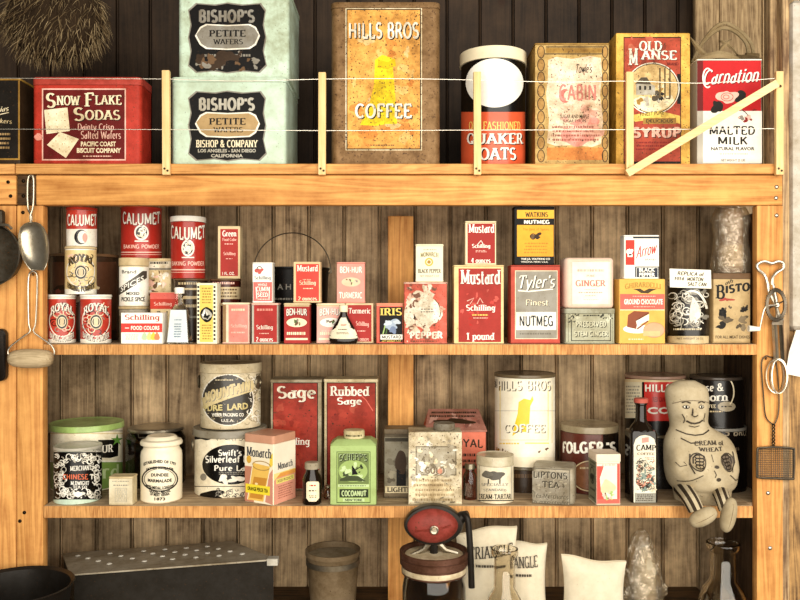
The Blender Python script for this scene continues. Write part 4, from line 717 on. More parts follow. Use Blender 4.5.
# replica salt can with note
def f(a):
    a.r(667, 286, 711, 334, 'CH', 1); a.b(97, 30, 669, 288, 709, 330, 4, ['K', 'GR', 'K'], 1.6); a.scroll(98, 60, 669, 288, 709, 330, 4.5, ['LGR', 'W', 'GR'], .9, 2.4); a.blob(694, 311, 4, 14, 'e8e4d8', 4, .3, 3.4); a.ring(692, 318, 14, 27, 2.2, 'W', 3, 20, 120); a.fake(674, 327.5, 704, 331, 1, 'C', 8); a.r(667, 334, 711, 336, 'K', 2); a.r(667, 336, 711, 345, 'T', 2); a.t('NET WEIGHT 26 OZ', 678, 337.5, 702, 339.5, 'BR', 'sa'); return a  # tall pale blob is a painted highlight; the white arc is part print
zs = can('salt_can', 'black and white patterned salt can with a handwritten card on it', 'can', 668, 278, 708, 343, .001, MID, 'LGR', f, 2, 'T', wear=.4)
nc = thing('note_card', 'handwritten cream card propped against the salt can top', 'card', (PX(690, -.002), -.006, PZ(288, -.002)))
m = MB(); m.box(-.0415, .0415, 0, .0008, 0, .038, paint('f4eedc', .1, .8), .0002)
aa = Art(); s0 = S(-.002); sf = lambda px, py, off: ((px-690)*s0, -off-.0001, (288-py)*s0)
aa.t('REPLICA of', 677, 271.3, 704, 275.3, 'DB', 'st', shear=.2, rise=-.6); aa.t('1914', 674, 277.3, 683.5, 280.6, 'DB', 'st', shear=.2); aa.t('MORTON', 686.5, 277, 703, 281, 'DB', 'st', shear=.2); aa.t('SALT CAN', 687, 282, 706, 286, 'DB', 'st', shear=.2)
aa.put(m, sf); m.build('card', nc); nc.rotation_euler = (-.16, radians(2), 0)
# gravy tin and wrapped jar
a = Art(); a.r(713.5, 279, 750, 342, 'c8ae80', 1); a.t('B', 715.5, 284.5, 725, 299, 'CH', 'sb'); a.t('ISTO', 725.5, 285, 750, 294, 'CH', 'sx', rise=3); a.t("ah!", 725, 280.5, 733, 285, 'CH', 'sc', shear=.3, rise=2); a.blob(726, 299.5, 5, 2, 'a8483c', 4, .6, 3)
a.b(101, 9, 716, 303, 733, 330, 5.5, ['CH', 'K', '6a5c48'], 3); a.b(102, 9, 735, 301, 750, 334, 5, ['5a4e3c', 'CH', '8a7a60'], 3); a.t('FOR ALL MEAT DISHES', 715.5, 335.5, 749.5, 338.5, 'DB', 'sa')
zi = box('gravy_tin', 'buff gravy tin with large dark lettering beside the end panel', 'tin', 712.8, 273, 750.5, 343, .020, .06, MID, 'b89c70', a, 6, wear=.4, lid_col='BR')
wj = thing('wrapped_jar', 'brown jar wrapped in crinkled clear plastic on top of the gravy tin', 'jar', (PX(731, .052), .052, zi))
hj = PZ(207, .045)-zi; sj = S(.045)
m = MB(); m.lathe([(.0215, .001), (.0235, .004), (.0235, hj*.80), (.021, hj*.9), (.021, hj-.004), (.019, hj-.002)], paint('9a7c5c', .7, .5), 32); m.lathe([(.0238, hj*.1), (.0240, hj*.1+.001), (.0240, hj*.42), (.0238, hj*.42+.001)], paint('c0a680', .5, .6), 32, cap0=False, cap1=False)
m.v = [(x, y, q) for x, y, q in m.v]; m.build('jar', wj)
m = MB(); R = []
for i in range(40):
    q = i/39; zz = .0006+hj*q; base = (.0385+.003*sin(q*9))*(1-.25*max(0, q-.8)/.2)
    R.append([((base+.0020*noise.noise((cos(t)*3.2, sin(t)*3.2+q*2, q*5))-.0042*abs(noise.noise((cos(t)*4+q*4, sin(t)*4, q*9)))+.0014*noise.noise((cos(t)*14, sin(t)*14, q*20)))*cos(t), (base*.72+.003*noise.noise((cos(t)*3+5, sin(t)*3, q*9)))*sin(t), zz) for t in [2*pi*k/64 for k in range(64)]])
m.rings(R, plastic_film(), True, False, False); m.build('plastic_wrap', wj)

# ---------------------------------------------------------------- lower shelf
def f(a):
    a.r(54, 443, 102, 452, 'LGR', 1); a.b(3, 40, 54, 443, 102, 452, 1.6, ['K', 'GR', 'W'], 1.4); a.r(54, 452, 102, 499.5, 'K', 1); a.r(54, 499.5, 102, 507, 'BG', 1)
    for x0, x1, y0, y1, n, sd in ((56, 68, 453, 499, 40, 1), (89, 100, 453, 499, 36, 2), (64, 94, 453, 464, 26, 3), (62, 96, 488, 499, 30, 4)): a.scroll(sd, n, x0, y0, x1, y1, 2.6, ['W', 'W', 'LGR'], .8, 2); a.b(sd+7, n//3, x0, y0, x1, y1, 1.3, ['W', 'LGR'], 3)
    a.t('MERCHANT', 71, 466, 90, 471, 'W', 'sb', rise=1); a.t('CHINESE', 64.5, 474, 87, 479.5, 'dd6a44', 'st'); a.t('TEA', 88.5, 474, 98, 479.5, 'W', 'st'); a.t('M.DWIGHT', 71.5, 481, 88, 485, 'W', 'sb'); a.t('TEA CO', 73.5, 485.5, 86, 488.5, 'W', 'sb'); a.p_([(72,494),(78,491),(84,494),(78,497.5)], 'W', 3); return a
can('tea_tin', 'black and white ornamented tea tin with pale base in front of the green pail', 'tin', 55, 440.5, 101, 505, .004, LOW, 'BG', f, 3, 'LGR', wear=.3)
def f(a):
    a.r(50, 428, 125, 462, 'f2ead0', 1); a.r(50, 430, 125, 431.5, 'LGR', 2); a.r(50, 433, 125, 434, 'T', 2); a.r(50, 462, 125, 505, '7fa050', 1); a.r(50, 460.5, 125, 462, 'W', 2)
    a.p_([(97,440),(112,439.5),(116,442),(115.5,456),(108,458),(97,457.5)], 'K', 3); a.t('UR', 100, 445, 111, 453, 'W', 'sb', rise=1, l=4); st = [(114.5+(6.5 if i % 2 == 0 else 2.2)*sin(pi*i/5), 440-(6.5 if i % 2 == 0 else 2.2)*cos(pi*i/5)) for i in range(10)]; a.p_(st, '5c8c3a', 5); a.t('rd', 101, 464, 116, 479, 'LG', 'sc'); return a
can('lard_pail', 'large cream and green pail with green lid behind the black tea tin', 'pail', 52, 416.5, 122, 500, .10, LOW, 'f2ead0', f, 6, 'a2c070', wear=.4, lid_over=.003, ears=[-1.35], rim=.002)
a = Art(); a.r(109, 479, 132.5, 504, 'e6dabc', 1); a.fake(112, 480.5, 130, 482, 1, 'GR', 3); a.f(115, 488, 127, 502, .5, 'LGR', 2); a.fake(116, 489, 126.5, 501, 6, 'LGR', 5); a.fake(112, 484, 130, 486.5, 1, 'GR', 6)
box('spice_tin', 'tiny pale faded tin standing alone beside the black tea tin', 'tin', 109, 476.5, 132.5, 504, .004, .03, LOW, 'd9cba8', a, 2, wear=.4, lid_col='T')
# stoneware jar
jr = thing('stoneware_jar', 'cream stoneware marmalade jar with black oval print and flanged lid', 'jar', (PX(161.5, .052), .052, LOW))
Ys = .052; s = S(Ys); R = 20.2*s; h = PZ(437, .03)-LOW
m = MB(); cw = paint('f4e8cc', .12, .2)
m.lathe([(R-.003, 0), (R, .003), (R, h*.70), (R*.97, h*.765), (R*.88, h*.80), (R*.86, h*.84), (R*.9, h*.86)], cw, 56)
aa = Art((161.5, 20.2)); 
for k, (t, y, w, b_) in enumerate((('ESTABLISHED OF 1797', 466, 15, 3), ('JAMES KEILLER', 471.5, 13, 2), ('DUNDEE', 476.5, 8, 0), ('MARMALADE', 481.5, 11, -1), ('PRIZE MEDAL LONDON', 487, 13, -2.5), ('GRAND MEDAL', 491.5, 10, -2), ('OF MERIT VIENNA', 495, 9, -1.5), ('1873', 500.5, 5, 0))): aa.t(t, 160-w, y-3.2, 160+w, y, 'CH', 'bo', bend=b_)
aa.ring(160, 479, 16.5, 12, 1.2, 'CH'); aa.ring(160, 479, 14.5, 10.3, .5, 'CH')
def sf(px, py, off):
    th = cyl_at((px-161.5)*s, R, PX(161.5, Ys), Ys); y = -R*cos(th); return ((R+off+.0003)*sin(th), -(R+off+.0003)*cos(th), PZ(py, Ys+y)-LOW)
aa.put(m, sf, ([161.5+20.2*sin(radians(q)) for q in range(-84, 85, 8)], 3)); m.build('jar', jr)
m = MB(); m.lathe([(R*.86, h*.862), (R*1.0, h*.868), (R*1.02, h*.885), (R*1.01, h*.91), (R*.96, h*.935), (R*.8, h*.95), (R*.72, h*.985), (R*.66, h), (R*.3, h*.998)], cw, 56); m.build('lid', jr)
gj = thing('glass_jar', 'large dark glass jar with metal clip lid behind the stoneware jar', 'jar', (PX(156, .20), .20, LOW))
s = S(.2); R = 29*s; h = PZ(426, .2)-LOW
m = MB(); m.lathe([(R*.94, 0), (R, .006), (R, h*.8), (R*.9, h*.9), (R*.84, h*.93), (R*.84, h*.95)], glass('9a8e7a', .08), 48); m.build('jar', gj)
m = MB(); m.lathe([(R*.96, .007), (R*.96, h*.6), (R*.9, h*.62)], paint('3a2a1e', .6, .8), 40); m.build('contents', gj)
m = MB(); m.lathe([(R*.86, h*.952), (R*.92, h*.955), (R*.92, h*.985), (R*.85, h), (R*.5, h*.99)], metal('a8a294', .35), 48); gl_ = m.build('lid', gj)
m = MB(); m.tube([(R*.93*cos(q), R*.93*sin(q), h*.945) for q in [2*pi*k/40 for k in range(40)]], .0014, metal('8a8476', .3), 6, True); m.tube([(-.02, -R*.93, h*.94), (-.018, -R*.98, h*.88), (.018, -R*.98, h*.88), (.02, -R*.93, h*.94)], .0014, metal('8a8476', .3), 6); m.build('wire_clip', gl_)
# lard pails
def f(a):
    a.r(192, 428, 268, 500, 'f2e8ce', 1); a.blob(205, 435, 13, 6, 'K', 4, .3, 1.5); a.blob(212, 496, 13, 5, 'K', 5, .3, 1.5); a.scroll(131, 60, 216, 431, 264, 441, 2.2, ['GR', 'CH', 'GR'], .6, 2); a.scroll(132, 50, 214, 488, 264, 499, 2.2, ['GR', 'CH'], .6, 2)
    a.e(231, 464.5, 27, 20, 'K', 3, 44); a.t("Swift's", 219, 449.5, 241, 456, 'W', 'st'); a.t('Silverleaf Brand', 207, 455.5, 259, 463, 'W', 'st', rise=.5); a.t('Pure Lard', 215.5, 465, 251, 471, 'W', 'st'); a.fake(219, 471.5, 244, 475, 2, 'GR', 3, 4); a.blob(224, 479, 5, 3.5, 'W', 6, .5, 4); a.blob(236, 479, 6, 3.5, 'W', 7, .5, 4); a.r(192, 486, 268, 486.7, 'CH', 2); a.e(205, 477, 3, 3.6, 'GR', 2); return a
zs = can('lard_pail', 'white and black lard pail with wide grey lid carrying a smaller pail', 'pail', 194, 420.5, 266, 499, .055, LOW, 'e8dcc0', f, 7, '8f8878', wear=.4, mtl=0, lid_over=.004, ears=[-1.3, 1.84])
def f(a):
    a.r(198, 360, 264, 428, 'e2d4b4', 1); a.scroll(141, 70, 244, 372, 262, 426, 2.6, ['8a7e66', 'W', 'b0a284'], .7, 1.4); a.scroll(142, 40, 200, 372, 256, 426, 2.6, ['b0a284', 'c8ba98'], .6, 1.2); a.e(228, 400, 24.5, 25.5, '3e3a34', 2.2, 44); a.ring(228, 400, 24.5, 25.5, 1, 'W', 2.6)
    a.p_([(203,398),(204,404),(204,409),(228,399),(252,391),(253,385),(252,380),(228,389)], 'd6c494', 3.2); a.t('MOUNTAIN', 206.5, 392, 249, 403.5, 'd6c494', 'sx', rise=13, l=4.4, shadow='GR', so=(.6,.6))
    a.fake(216, 379, 234, 381, 1, 'C', 3, 4); a.t('PURE', 206, 405.5, 223, 411.5, 'd8c88c', 'bo', rise=1); a.t('LARD', 227.5, 404, 247, 410.5, 'd8c88c', 'bo', rise=1.5); a.t('WEBER PACKING CO', 213, 413, 243, 416.5, 'W', 'bo'); a.t('U.S.A.', 222, 419, 234, 422, 'W', 'sa'); return a
can('lard_pail', 'cream lard pail with dark round label standing on another lard pail', 'pail', 200.5, 359.8, 261, 425, .075, zs, 'd8c8a6', f, 9, 'e0d0ac', wear=.5, ears=[1.25, -1.5], lid_over=.002)
# tea box turned corner to the front
mt = thing('tea_box', 'tall cream and salmon tea box turned corner out with iced glass picture', 'tin', (PX(270, .045), .0485, LOW), rz=-radians(29))
w_ = .0745; hb = .139; 
m = MB(); m.rr(w_, w_, .004, [(0, -.001), (.001, 0), (hb-.017, 0), (hb-.0165, -.001)], paint('f2e4c6', .15, .4))
def fs(nx):  # each face as a 30 x 60 sheet
    return (lambda px, py, off: ((px/30-.5)*w_*.96, -w_/2-off, (1-py/60)*(hb-.019)+.001)) if nx == 0 else (lambda px, py, off: (w_/2+off, (px/30-.5)*w_*.96, (1-py/60)*(hb-.019)+.001))
aa = Art(); aa.r(0, 0, 30, 60, 'f4e8cc', 1); aa.t('Monarch', 2, 4, 29, 14, '3a3c44', 'sb'); aa.p_([(0,24),(8,24),(10,60),(0,60)], 'c08268', 2); aa.p_([(9,20),(27,22),(20,58),(3,58)], 'ecc060', 2.4); aa.p_([(10,34),(24,34),(19,56),(5,56)], 'c88c38', 2.7); aa.b(7, 6, 10, 34, 22, 50, 4.5, ['e8d090', 'd8a450', 'f4e0a8'], 3); aa.ring(18, 22, 9.5, 4.5, .9, 'b08a4c', 3.4); aa.ln([(8.5,22),(3,58)], .8, 'f8ecd0', 3.6); aa.ln([(27.5,22),(20.5,58)], .8, 'f8ecd0', 3.6); aa.p_([(22,58),(26,30),(30,24),(30,60)], 'd0907a', 2.2); aa.p_([(27,12),(30,8),(30,20),(26,26)], 'f0d050', 2.9)
aa.r(1, 42, 27, 51, 'f2dc3c', 4); aa.t('ORANGE PEKOE TEA', 3, 44.5, 25, 48.5, 'K', 'bo', l=5); aa.e(4.5, 17, 2.6, 4, 'd8a840', 3)
aa.put(m, fs(0), None, .12)
aa = Art(); aa.r(0, 0, 30, 60, 'f8ecd4', 1); aa.t('Monarch', 5, 19, 26, 26, '3a3c44', 'sb'); aa.r(0, 29, 30, 34, 'f0d878', 2); aa.r(0, 33, 30, 60, 'e4a088', 2); aa.r(0, 30, 30, 34, 'e8a050', 2.2); aa.r(3, 35, 28, 40, 'f2e27c', 3); aa.t('FOOD PRODUCTS', 5, 36, 26, 39, 'BR', 'sa', l=4); aa.fake(5, 42, 26, 56, 6, 'b06a54', 4); aa.p_([(0,29),(10,29),(0,36)], 'f4e090', 3)
aa.put(m, fs(1), None, .12); m.build('body', mt)
m = MB(); m.rr(w_, w_, .005, [(hb-.0162, .0003), (hb-.0162, .001), (hb-.002, .001), (hb-.0005, .0002), (hb, -.0015)], paint('c99478', .2, .4)); m.build('lid', mt)
def small_bottle(name, label, px, Y, x0, ytop, bodycol, capcol, lab, hwpx, base=LOW):
    o = thing(name, label, 'bottle', (PX(px, Y), Y, base)); s = S(Y); R = hwpx*s; h = PZ(ytop, Y)-base
    m = MB(); m.lathe([(R*.92, 0), (R, .002), (R, h*.58), (R*.9, h*.68), (R*.66, h*.76), (R*.62, h*.86)], bodycol, 32); m.build('bottle', o)
    m = MB(); m.lathe([(R*.72, h*.84), (R*.76, h*.85), (R*.76, h*.985), (R*.7, h)], capcol, 28); m.build('cap', o)
    if lab:
        m = MB(); aa = Art((px, hwpx)); lab(aa)
        def sf(qx, qy, off):
            th = cyl_at((qx-px)*s, R, PX(px, Y), Y); return ((R+off+.0003)*sin(th), -(R+off+.0003)*cos(th), PZ(qy, Y-R*cos(th))-base)
        aa.put(m, sf, ([px+hwpx*sin(radians(q)) for q in range(-84, 85, 10)], 2)); m.build('label', o)
def lb(a): a.p_([(306.5,483),(308,481.5),(318,481.5),(319,483),(319,498),(316,501.5),(309,501.5),(306.5,498)], 'C', 1); a.fake(309, 484, 317, 487, 1, 'R', 2); a.fake(308.5, 489.5, 317, 492, 1, 'K', 5); a.fake(309, 495, 317, 498, 2, 'BR', 3)
small_bottle('extract_bottle', 'small brown bottle with cream label and grey cap before the sage tins', 312, .018, 302, 462, paint('1a110a', .1, .08), paint('a59a84', .5, .5), lb, 9.5)
def crowd_sage(x0, y0, x1, y1, word):
    a = Art(); a.r(x0+2.2, y0+4.5, x1-3, y1, 'K', 1); a.r(x0+3, y0+5.3, x1-3.8, y1-3, '9e3426', 2); w = x1-x0; a.b(int(x0), 30, x0+4, y0+8, x1-4, y1-4, 5, ['a83c2c', '8e2c20', 'b04a38'], 2.2); a.b(int(x0)+1, 24, x0+4, y0+24, x1-4, y1-4, 1.2, ['MR', 'DB'], 3)
    
    return a
a = crowd_sage(270.5, 378, 321, 503, 'Sage'); a.t('Sage', 277, 386, 316, 402, 'W', 'sb', shadow='MR', so=(.5,.5)); a.t('Schilling', 276, 437.5, 310, 447, 'W', 'se')
box('sage_tin', 'tall worn red sage tin with one word title and grey scuffed edges', 'tin', 270.5, 379.5, 321.5, 500, .13, .07, LOW, 'a89c84', a, 3, wear=.7, group='tall red sage tins')
a = crowd_sage(324.5, 378, 379, 503, 'x'); a.t('Rubbed', 330, 386, 369.5, 396, 'W', 'sb', shadow='MR', so=(.4,.4)); a.t('Sage', 337, 397.5, 362, 406.5, 'W', 'sb', shadow='MR', so=(.4,.4)); a.t('Schilling', 335, 437.5, 368, 447, 'W', 'se'); a.ln([(357,392),(366,400),(373,411)], 1, 'd8695a', 3)
box('sage_tin', 'tall worn red rubbed sage tin with two line title behind green tin', 'tin', 324, 379, 377.5, 500, .125, .07, LOW, 'd8c8a4', a, 3, wear=.6, group='tall red sage tins')
small_bottle('glass_shaker', 'tiny clear glass shaker between the brown bottle and the green coconut tin', 328, .06, 324, 485, glass('e8e0d0', .05), metal('b0a894', .35), None, 4.6)
# green coconut tin
a = Art(); a.r(330.5, 446, 376, 505.5, 'a6bc78', 1.0); a.r(336.5, 451.5, 370.5, 503, '5c6b3c', 1.5); a.r(337.3, 452.3, 369.7, 502, 'a8c074', 2); a.r(338, 453, 369, 484, '6c7c48', 2.2); a.e(353, 471, 14.5, 11, '9cb46a', 2.5); a.t("SCHEPP'S", 339.5, 455, 367.5, 462, 'K', 'sb', bend=1.5, shadow='LG', so=(-.4,-.4)); a.b(161, 14, 340, 462, 368, 483, 3.2, ['6c7c48', 'LG', '3f4a2c', 'LG'], 2.7); a.p_([(340,479),(348,475.5),(358,476),(366,481),(340,481)], '3f4a2c', 3); a.p_([(352,465),(355,469),(358,474),(352,475)], 'K', 3.3); a.ln([(355,470),(362,466)], .9, 'K', 3.4); a.r(338, 484.5, 369, 487, 'LG', 3); a.fake(339, 485, 368, 486.6, 1, '3f4a2c', 3, 3.4); a.r(339.5, 489, 368.5, 497.5, '2e3822', 3); a.t('COCOANUT', 341.5, 490.3, 366.5, 496.3, 'LG', 'sx'); a.r(343, 498.3, 364.5, 501.5, 'LG', 3); a.t('NEW YORK', 345, 498.8, 362.5, 501.2, '2e3822', 'bo')
Yg = .006; wG = 45.5*S(Yg); hG = PZ(445, Yg)-LOW
gt = thing('coconut_tin', 'green coconut tin with sloping shoulders and round screw cap', 'tin', (PX(353.2, Yg), Yg+wG*.36, LOW))
m = MB(); gm = paint('a6bc78', .3, .4); m.rr(wG, wG*.72, .004, [(0, -.001), (.0006, .0008), (.003, .0008), (.0035, 0), (hG-.002, 0), (hG, .001), (hG+.001, 0), (hG+.009, -.011), (hG+.0095, -.012)], gm)
a.put(m, lambda px, py, off: ((px-353.2)*S(Yg), -wG*.36-off, max(.001, PZ(py, Yg)-LOW))); m.build('body', gt)
m = MB(); R = 10.5*S(.03); m.lathe([(R*.94, hG+.009), (R, hG+.010), (R, hG+.023), (R*.95, hG+.0255), (R*.5, hG+.0265)], paint('dccfa4', .5, .4), 32)
aa = Art((353, 10.5)); aa.fake(345, 438, 361, 441.5, 1, '4a4a2c', 7); Rc = R
def sf(px, py, off):
    th = asin(max(-.98, min(.98, (px-353)*S(.03)/Rc))); return ((Rc+off+.0002)*sin(th), -(Rc+off+.0002)*cos(th), hG+.0105+(442.5-py)*.002)
aa.put(m, sf); m.build('cap', gt)
# dark tin, worn cream tin, roof tin
a = Art(); a.r(384.5, 437, 412, 487, '7d7666', 1); a.r(385, 438, 412, 441.5, '3a3428', 2); a.b(171, 14, 385, 441, 412, 486, 6, ['6a6252', '8f8774', '5a5244'], 1.6); a.blob(401, 462, 6.5, 10, 'DB', 6, .2, 3); a.r(396.5, 466, 406, 486, 'K', 2.8); a.r(385, 486, 412, 493, 'c8b998', 2); a.t('LIGHTHOUSE', 387, 487, 430, 492, 'K', 'sb'); a.r(384, 493, 412, 500, '6a5c48', 1)
box('cleanser_tin', 'dark tin with shadowy oval picture beside the pine divider', 'tin', 384, 429, 426, 500, .06, .05, LOW, '5a5040', a, 5, wear=.6, lid_col='6a5c48')
a = Art(); a.r(408, 433, 462, 507, 'ddd0b4', 1); a.r(416, 447, 456, 475, 'b9b09c', 1.6); a.f(415.5, 446, 456.5, 475.5, 1.3, '8a806c', 2); a.t('GOLD', 425, 467, 445, 474, '8a7c68', 'sx', l=4, shadow='W', so=(.5,.5)); a.e(440, 471, 2.4, 2.8, 'e8a48c', 5)
a.b(181, 60, 409, 434, 461, 506, 3.4, ['W', 'b9b09c', 'efe2c4', '8a806c', 'C'], 2.4); a.blob(430, 489, 18, 13, 'ecd9b4', 4, .25, 3.2); a.fake(412, 478, 456, 502, 5, 'b8a480', 6, 4); a.b(182, 40, 409, 434, 461, 506, 1.1, ['BR', 'DB', '8a806c'], 4.2)
box('worn_tin', 'rubbed cream metal tin with round screw cap above the red crank housing', 'tin', 408.5, 432, 462, 507, .006, .06, LOW, 'cfc3a6', a, None, wear=.9, cap=(434, 425, 456, '7d7566'))
rt = thing('roofed_tin', 'red house shaped tin with sloping roof behind the worn cream tin', 'tin', (PX(455, .16), .16, LOW))
Yr = .13; w = 60*S(Yr); hw = PZ(431.5, Yr)-LOW; dd = .10; hr = PZ(410.5, .21)-LOW
m = MB(); rm = paint('c8705c', .6, .5); m.box(-w/2, w/2, -.03-.0, dd-.03, 0, hw, rm, .001)
aa = Art(); aa.r(426, 432, 484, 500, 'd4745c', 1); aa.t('ROYAL', 448, 438, 482, 447, 'DB', 'st', rise=-1); aa.fake(430, 452, 480, 470, 3, 'DB', 5)
aa.put(m, lambda px, py, off: ((px-455)*S(Yr), -.03-off, max(.001, PZ(py, Yr)-LOW))); m.build('body', rt)
m = MB(); rf = [(-w/2-.002, -.034, hw), (w/2+.002, -.034, hw), (w/2-.008, .055, hr), (-w/2+.008, .055, hr)]
m.rings([rf, [(x, y, q+.003) for x, y, q in rf]], paint('b07a6c', .6, .5)); m.rings([[(-w/2-.002, -.0335, hw+.0005), (-w/2-.002, dd-.03, hw+.0005), (-w/2+.008, .055, hr)], [(-w/2-.0015, -.0335, hw+.0005), (-w/2-.0015, dd-.03, hw+.0005), (-w/2+.0085, .055, hr)]], rm); m.rings([[(w/2+.002, -.0335, hw+.0005), (w/2+.002, dd-.03, hw+.0005), (w/2-.008, .055, hr)], [(w/2+.0015, -.0335, hw+.0005), (w/2+.0015, dd-.03, hw+.0005), (w/2-.0085, .055, hr)]], rm)
rb = [(-w/2-.002, dd-.03, hw), (w/2+.002, dd-.03, hw), (w/2-.008, .055, hr), (-w/2+.008, .055, hr)]; m.rings([rb, [(x, y+.003, q) for x, y, q in rb]], rm)
aa = Art(); aa.fake(2, 2, 58, 9, 2, 'DB', 7, 3); aa.blob(30, 12, 16, 3, 'DB', 8, .4, 3); aa.b(191, 20, 1, 1, 59, 19, 3, ['c89a8c', '8a5a50', 'a86a5c'], 2)
aa.put(m, lambda px, py, off: ((px-30)/30*(w/2)*(.86+.14*py/20), .055-.089*py/20, hr+(hw-hr)*py/20+.0032+off)); m.build('roof', rt)
small_bottle('glass_jar', 'little dark glass jar in the shade beneath the red roofed tin', 470, .055, 462, 463, glass('b8ac98', .05), metal('9a927f', .3), None, 7)
# white coffee can on dark can
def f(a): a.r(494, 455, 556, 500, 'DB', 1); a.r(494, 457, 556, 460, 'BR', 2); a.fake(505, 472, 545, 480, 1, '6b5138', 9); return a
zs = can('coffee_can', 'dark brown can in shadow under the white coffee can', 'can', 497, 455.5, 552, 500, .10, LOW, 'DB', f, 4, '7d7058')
def f(a):
    a.r(492, 375, 558, 457, 'f6eed8', 1); a.ln([(501,385),(501,440),(547,440),(547,385)], .6, 'e8c850', 2); a.ln([(551,385),(551,443)], .5, 'e8d890', 2); a.t('HILLS BROS', 499, 380, 549, 390.5, 'f6eed8', 'st', shadow='4a4238', so=(.9,.7)); a.r(494, 379, 498.5, 388, 'LGR', 2); a.t('B', 494.5, 381, 497.5, 387, 'CH', 'sa', l=5)
    a.p_([(519,402),(524,398.5),(530,400),(532,396),(533,400),(530,406),(529,424),(527,432),(518,432),(513,436),(515,425),(518,414)], 'f0c428', 3); a.r(494, 410.5, 556, 411.1, 'LGR', 2); a.t('COFFEE', 505, 424, 544, 432.5, 'f6eed8', 'st', l=4.4, shadow='5a5246', so=(.9,.7)); a.fake(500, 442, 520, 445, 1, 'e8c850', 4); a.r(525, 442.6, 548, 443.6, 'f0d040', 2); a.b(5, 8, 496, 446, 554, 454, 1.4, ['BR', 'GD'], 2); return a
can('coffee_can', 'tall white coffee can with plain yellow robe shape, raised on a dark can', 'can', 494.5, 370, 555, 455, .085, zs, 'f0e4c8', f, 3.2, '6b5c44', wear=.2)
def f(a):
    a.r(475, 463, 516, 508, 'e8dcc0', 1); a.f(479.5, 464.5, 511, 501, .5, 'GR', 2); a.fake(477, 454.5, 512, 458, 1, 'GR', 4)
    a.blob(494, 475.5, 8.5, 5, '5a544a', 3, .25, 3); a.blob(487.5, 474, 4.5, 3.5, '6b655a', 4, .25, 3.3); a.r(488, 479, 489.4, 484, '5a544a', 3); a.r(499, 479, 500.4, 484, '5a544a', 3); a.t('SPECIALLY', 482, 483, 508, 486, 'GR', 'sb', l=4); a.t('STANDARD', 484, 489, 506, 491.5, 'GR', 'sb', bend=.6); a.t('CREAM-TARTAR', 479.5, 493.5, 510.5, 498.7, 'CH', 'sb', bend=-.6); a.r(477, 500, 514, 501, 'CH', 2); return a
can('cream_tartar_can', 'round cream coloured tartar can with small grey animal emblem', 'can', 476.5, 450.5, 514, 506, .010, LOW, 'e8dcc0', f, 9.5, 'cfc4a8', wear=.45)
a = Art(); a.r(537, 472, 574, 505, '9a9282', 1); a.f(536.5, 469, 574.5, 507, .7, '6b6456', 2); a.t('LIPTONS', 538.5, 472, 572, 479, '4a453c', 'st', shadow='c0b8a4', so=(.6,.6)); a.t('TEA', 547, 481.5, 564, 488.5, '4a453c', 'st', shadow='c0b8a4', so=(.6,.6)); a.e(568, 486, 1.2, 1.2, '6b6456', 4); a.t('Tea Merchants', 537.5, 494, 573, 499, '5a5448', 'sc', shadow='c0b8a4', so=(.4,.4)); a.t('by appointment', 537.5, 500.5, 573, 505.5, '5a5448', 'sc', shadow='c0b8a4', so=(.4,.4)); a.b(11, 50, 536, 469, 574, 508, 1.2, ['6b6456', 'b8b09c', '7d7566'], 1.4)
box('tea_caddy', 'dull grey embossed tea caddy with rounded edges at the shelf front', 'tin', 537, 467.5, 579, 508, .008, .072, LOW, 'a89f8c', a, None, r=.010, wear=.6, mtl=.2, crimp=False, rz=-.26, edge=.006)
def f(a):
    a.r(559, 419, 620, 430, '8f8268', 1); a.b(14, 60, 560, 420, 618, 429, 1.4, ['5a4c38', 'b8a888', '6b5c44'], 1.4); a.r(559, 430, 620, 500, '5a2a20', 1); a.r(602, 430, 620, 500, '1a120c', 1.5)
    a.t('FOLGER', 564, 441.5, 603, 453.5, 'W', 'sx'); a.t("'S", 605, 441.5, 614.5, 453.5, 'W', 'sx'); a.ring(590, 476, 17, 15, 1.2, 'T', 2.4); a.e(590, 476, 15.5, 14, '8a5a3c', 2); a.fake(580, 466, 600, 470, 1, 'T', 4); return a
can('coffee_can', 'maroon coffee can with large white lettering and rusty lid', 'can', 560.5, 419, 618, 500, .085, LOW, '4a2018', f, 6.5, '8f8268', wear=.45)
a = Art(); a.r(596, 462, 619, 505.5, 'f6ead6', 1); a.p_([(596,466),(603,466),(599,478),(600,490),(604,500),(596,505)], 'e2574c', 2); a.r(596, 499, 619, 504, 'e06a5c', 2.2); a.r(616.5, 464, 619, 504, 'd8584c', 2); a.blob(607, 487, 6, 8, 'd8d0a8', 4, .3, 2.5); a.b(17, 10, 600, 490, 614, 500, 2.2, ['G', 'LP', 'BR'], 3); a.fake(600, 464, 616, 466, 1, 'P', 5); a.f(595.5, 463.3, 619.5, 505.5, .6, 'e8a090', 3.5)
sd = Art(); sd.r(1, 462, 29, 504, '8f8d74', 1); sd.ring(15, 478, 8, 8, 1.5, '3a3a30'); sd.blob(15, 480, 5, 5, '3a3a30', 3, .3, 3); sd.fake(5, 463, 26, 470, 2, '4a4a3c', 4); sd.fake(6, 490, 25, 494, 1, '4a4a3c', 4); sd.fake(6, 498, 25, 502, 1, '4a4a3c', 5)
box('spice_tin', 'small white and red spice tin with grey side panel and rounded lid', 'tin', 595.5, 454, 620, 505.5, .003, .055, LOW, 'c8bfa4', a, 8, r=.003, wear=.15, lid_col='f0dcc4', rz=.05, side=(-1, 0, 30, sd))
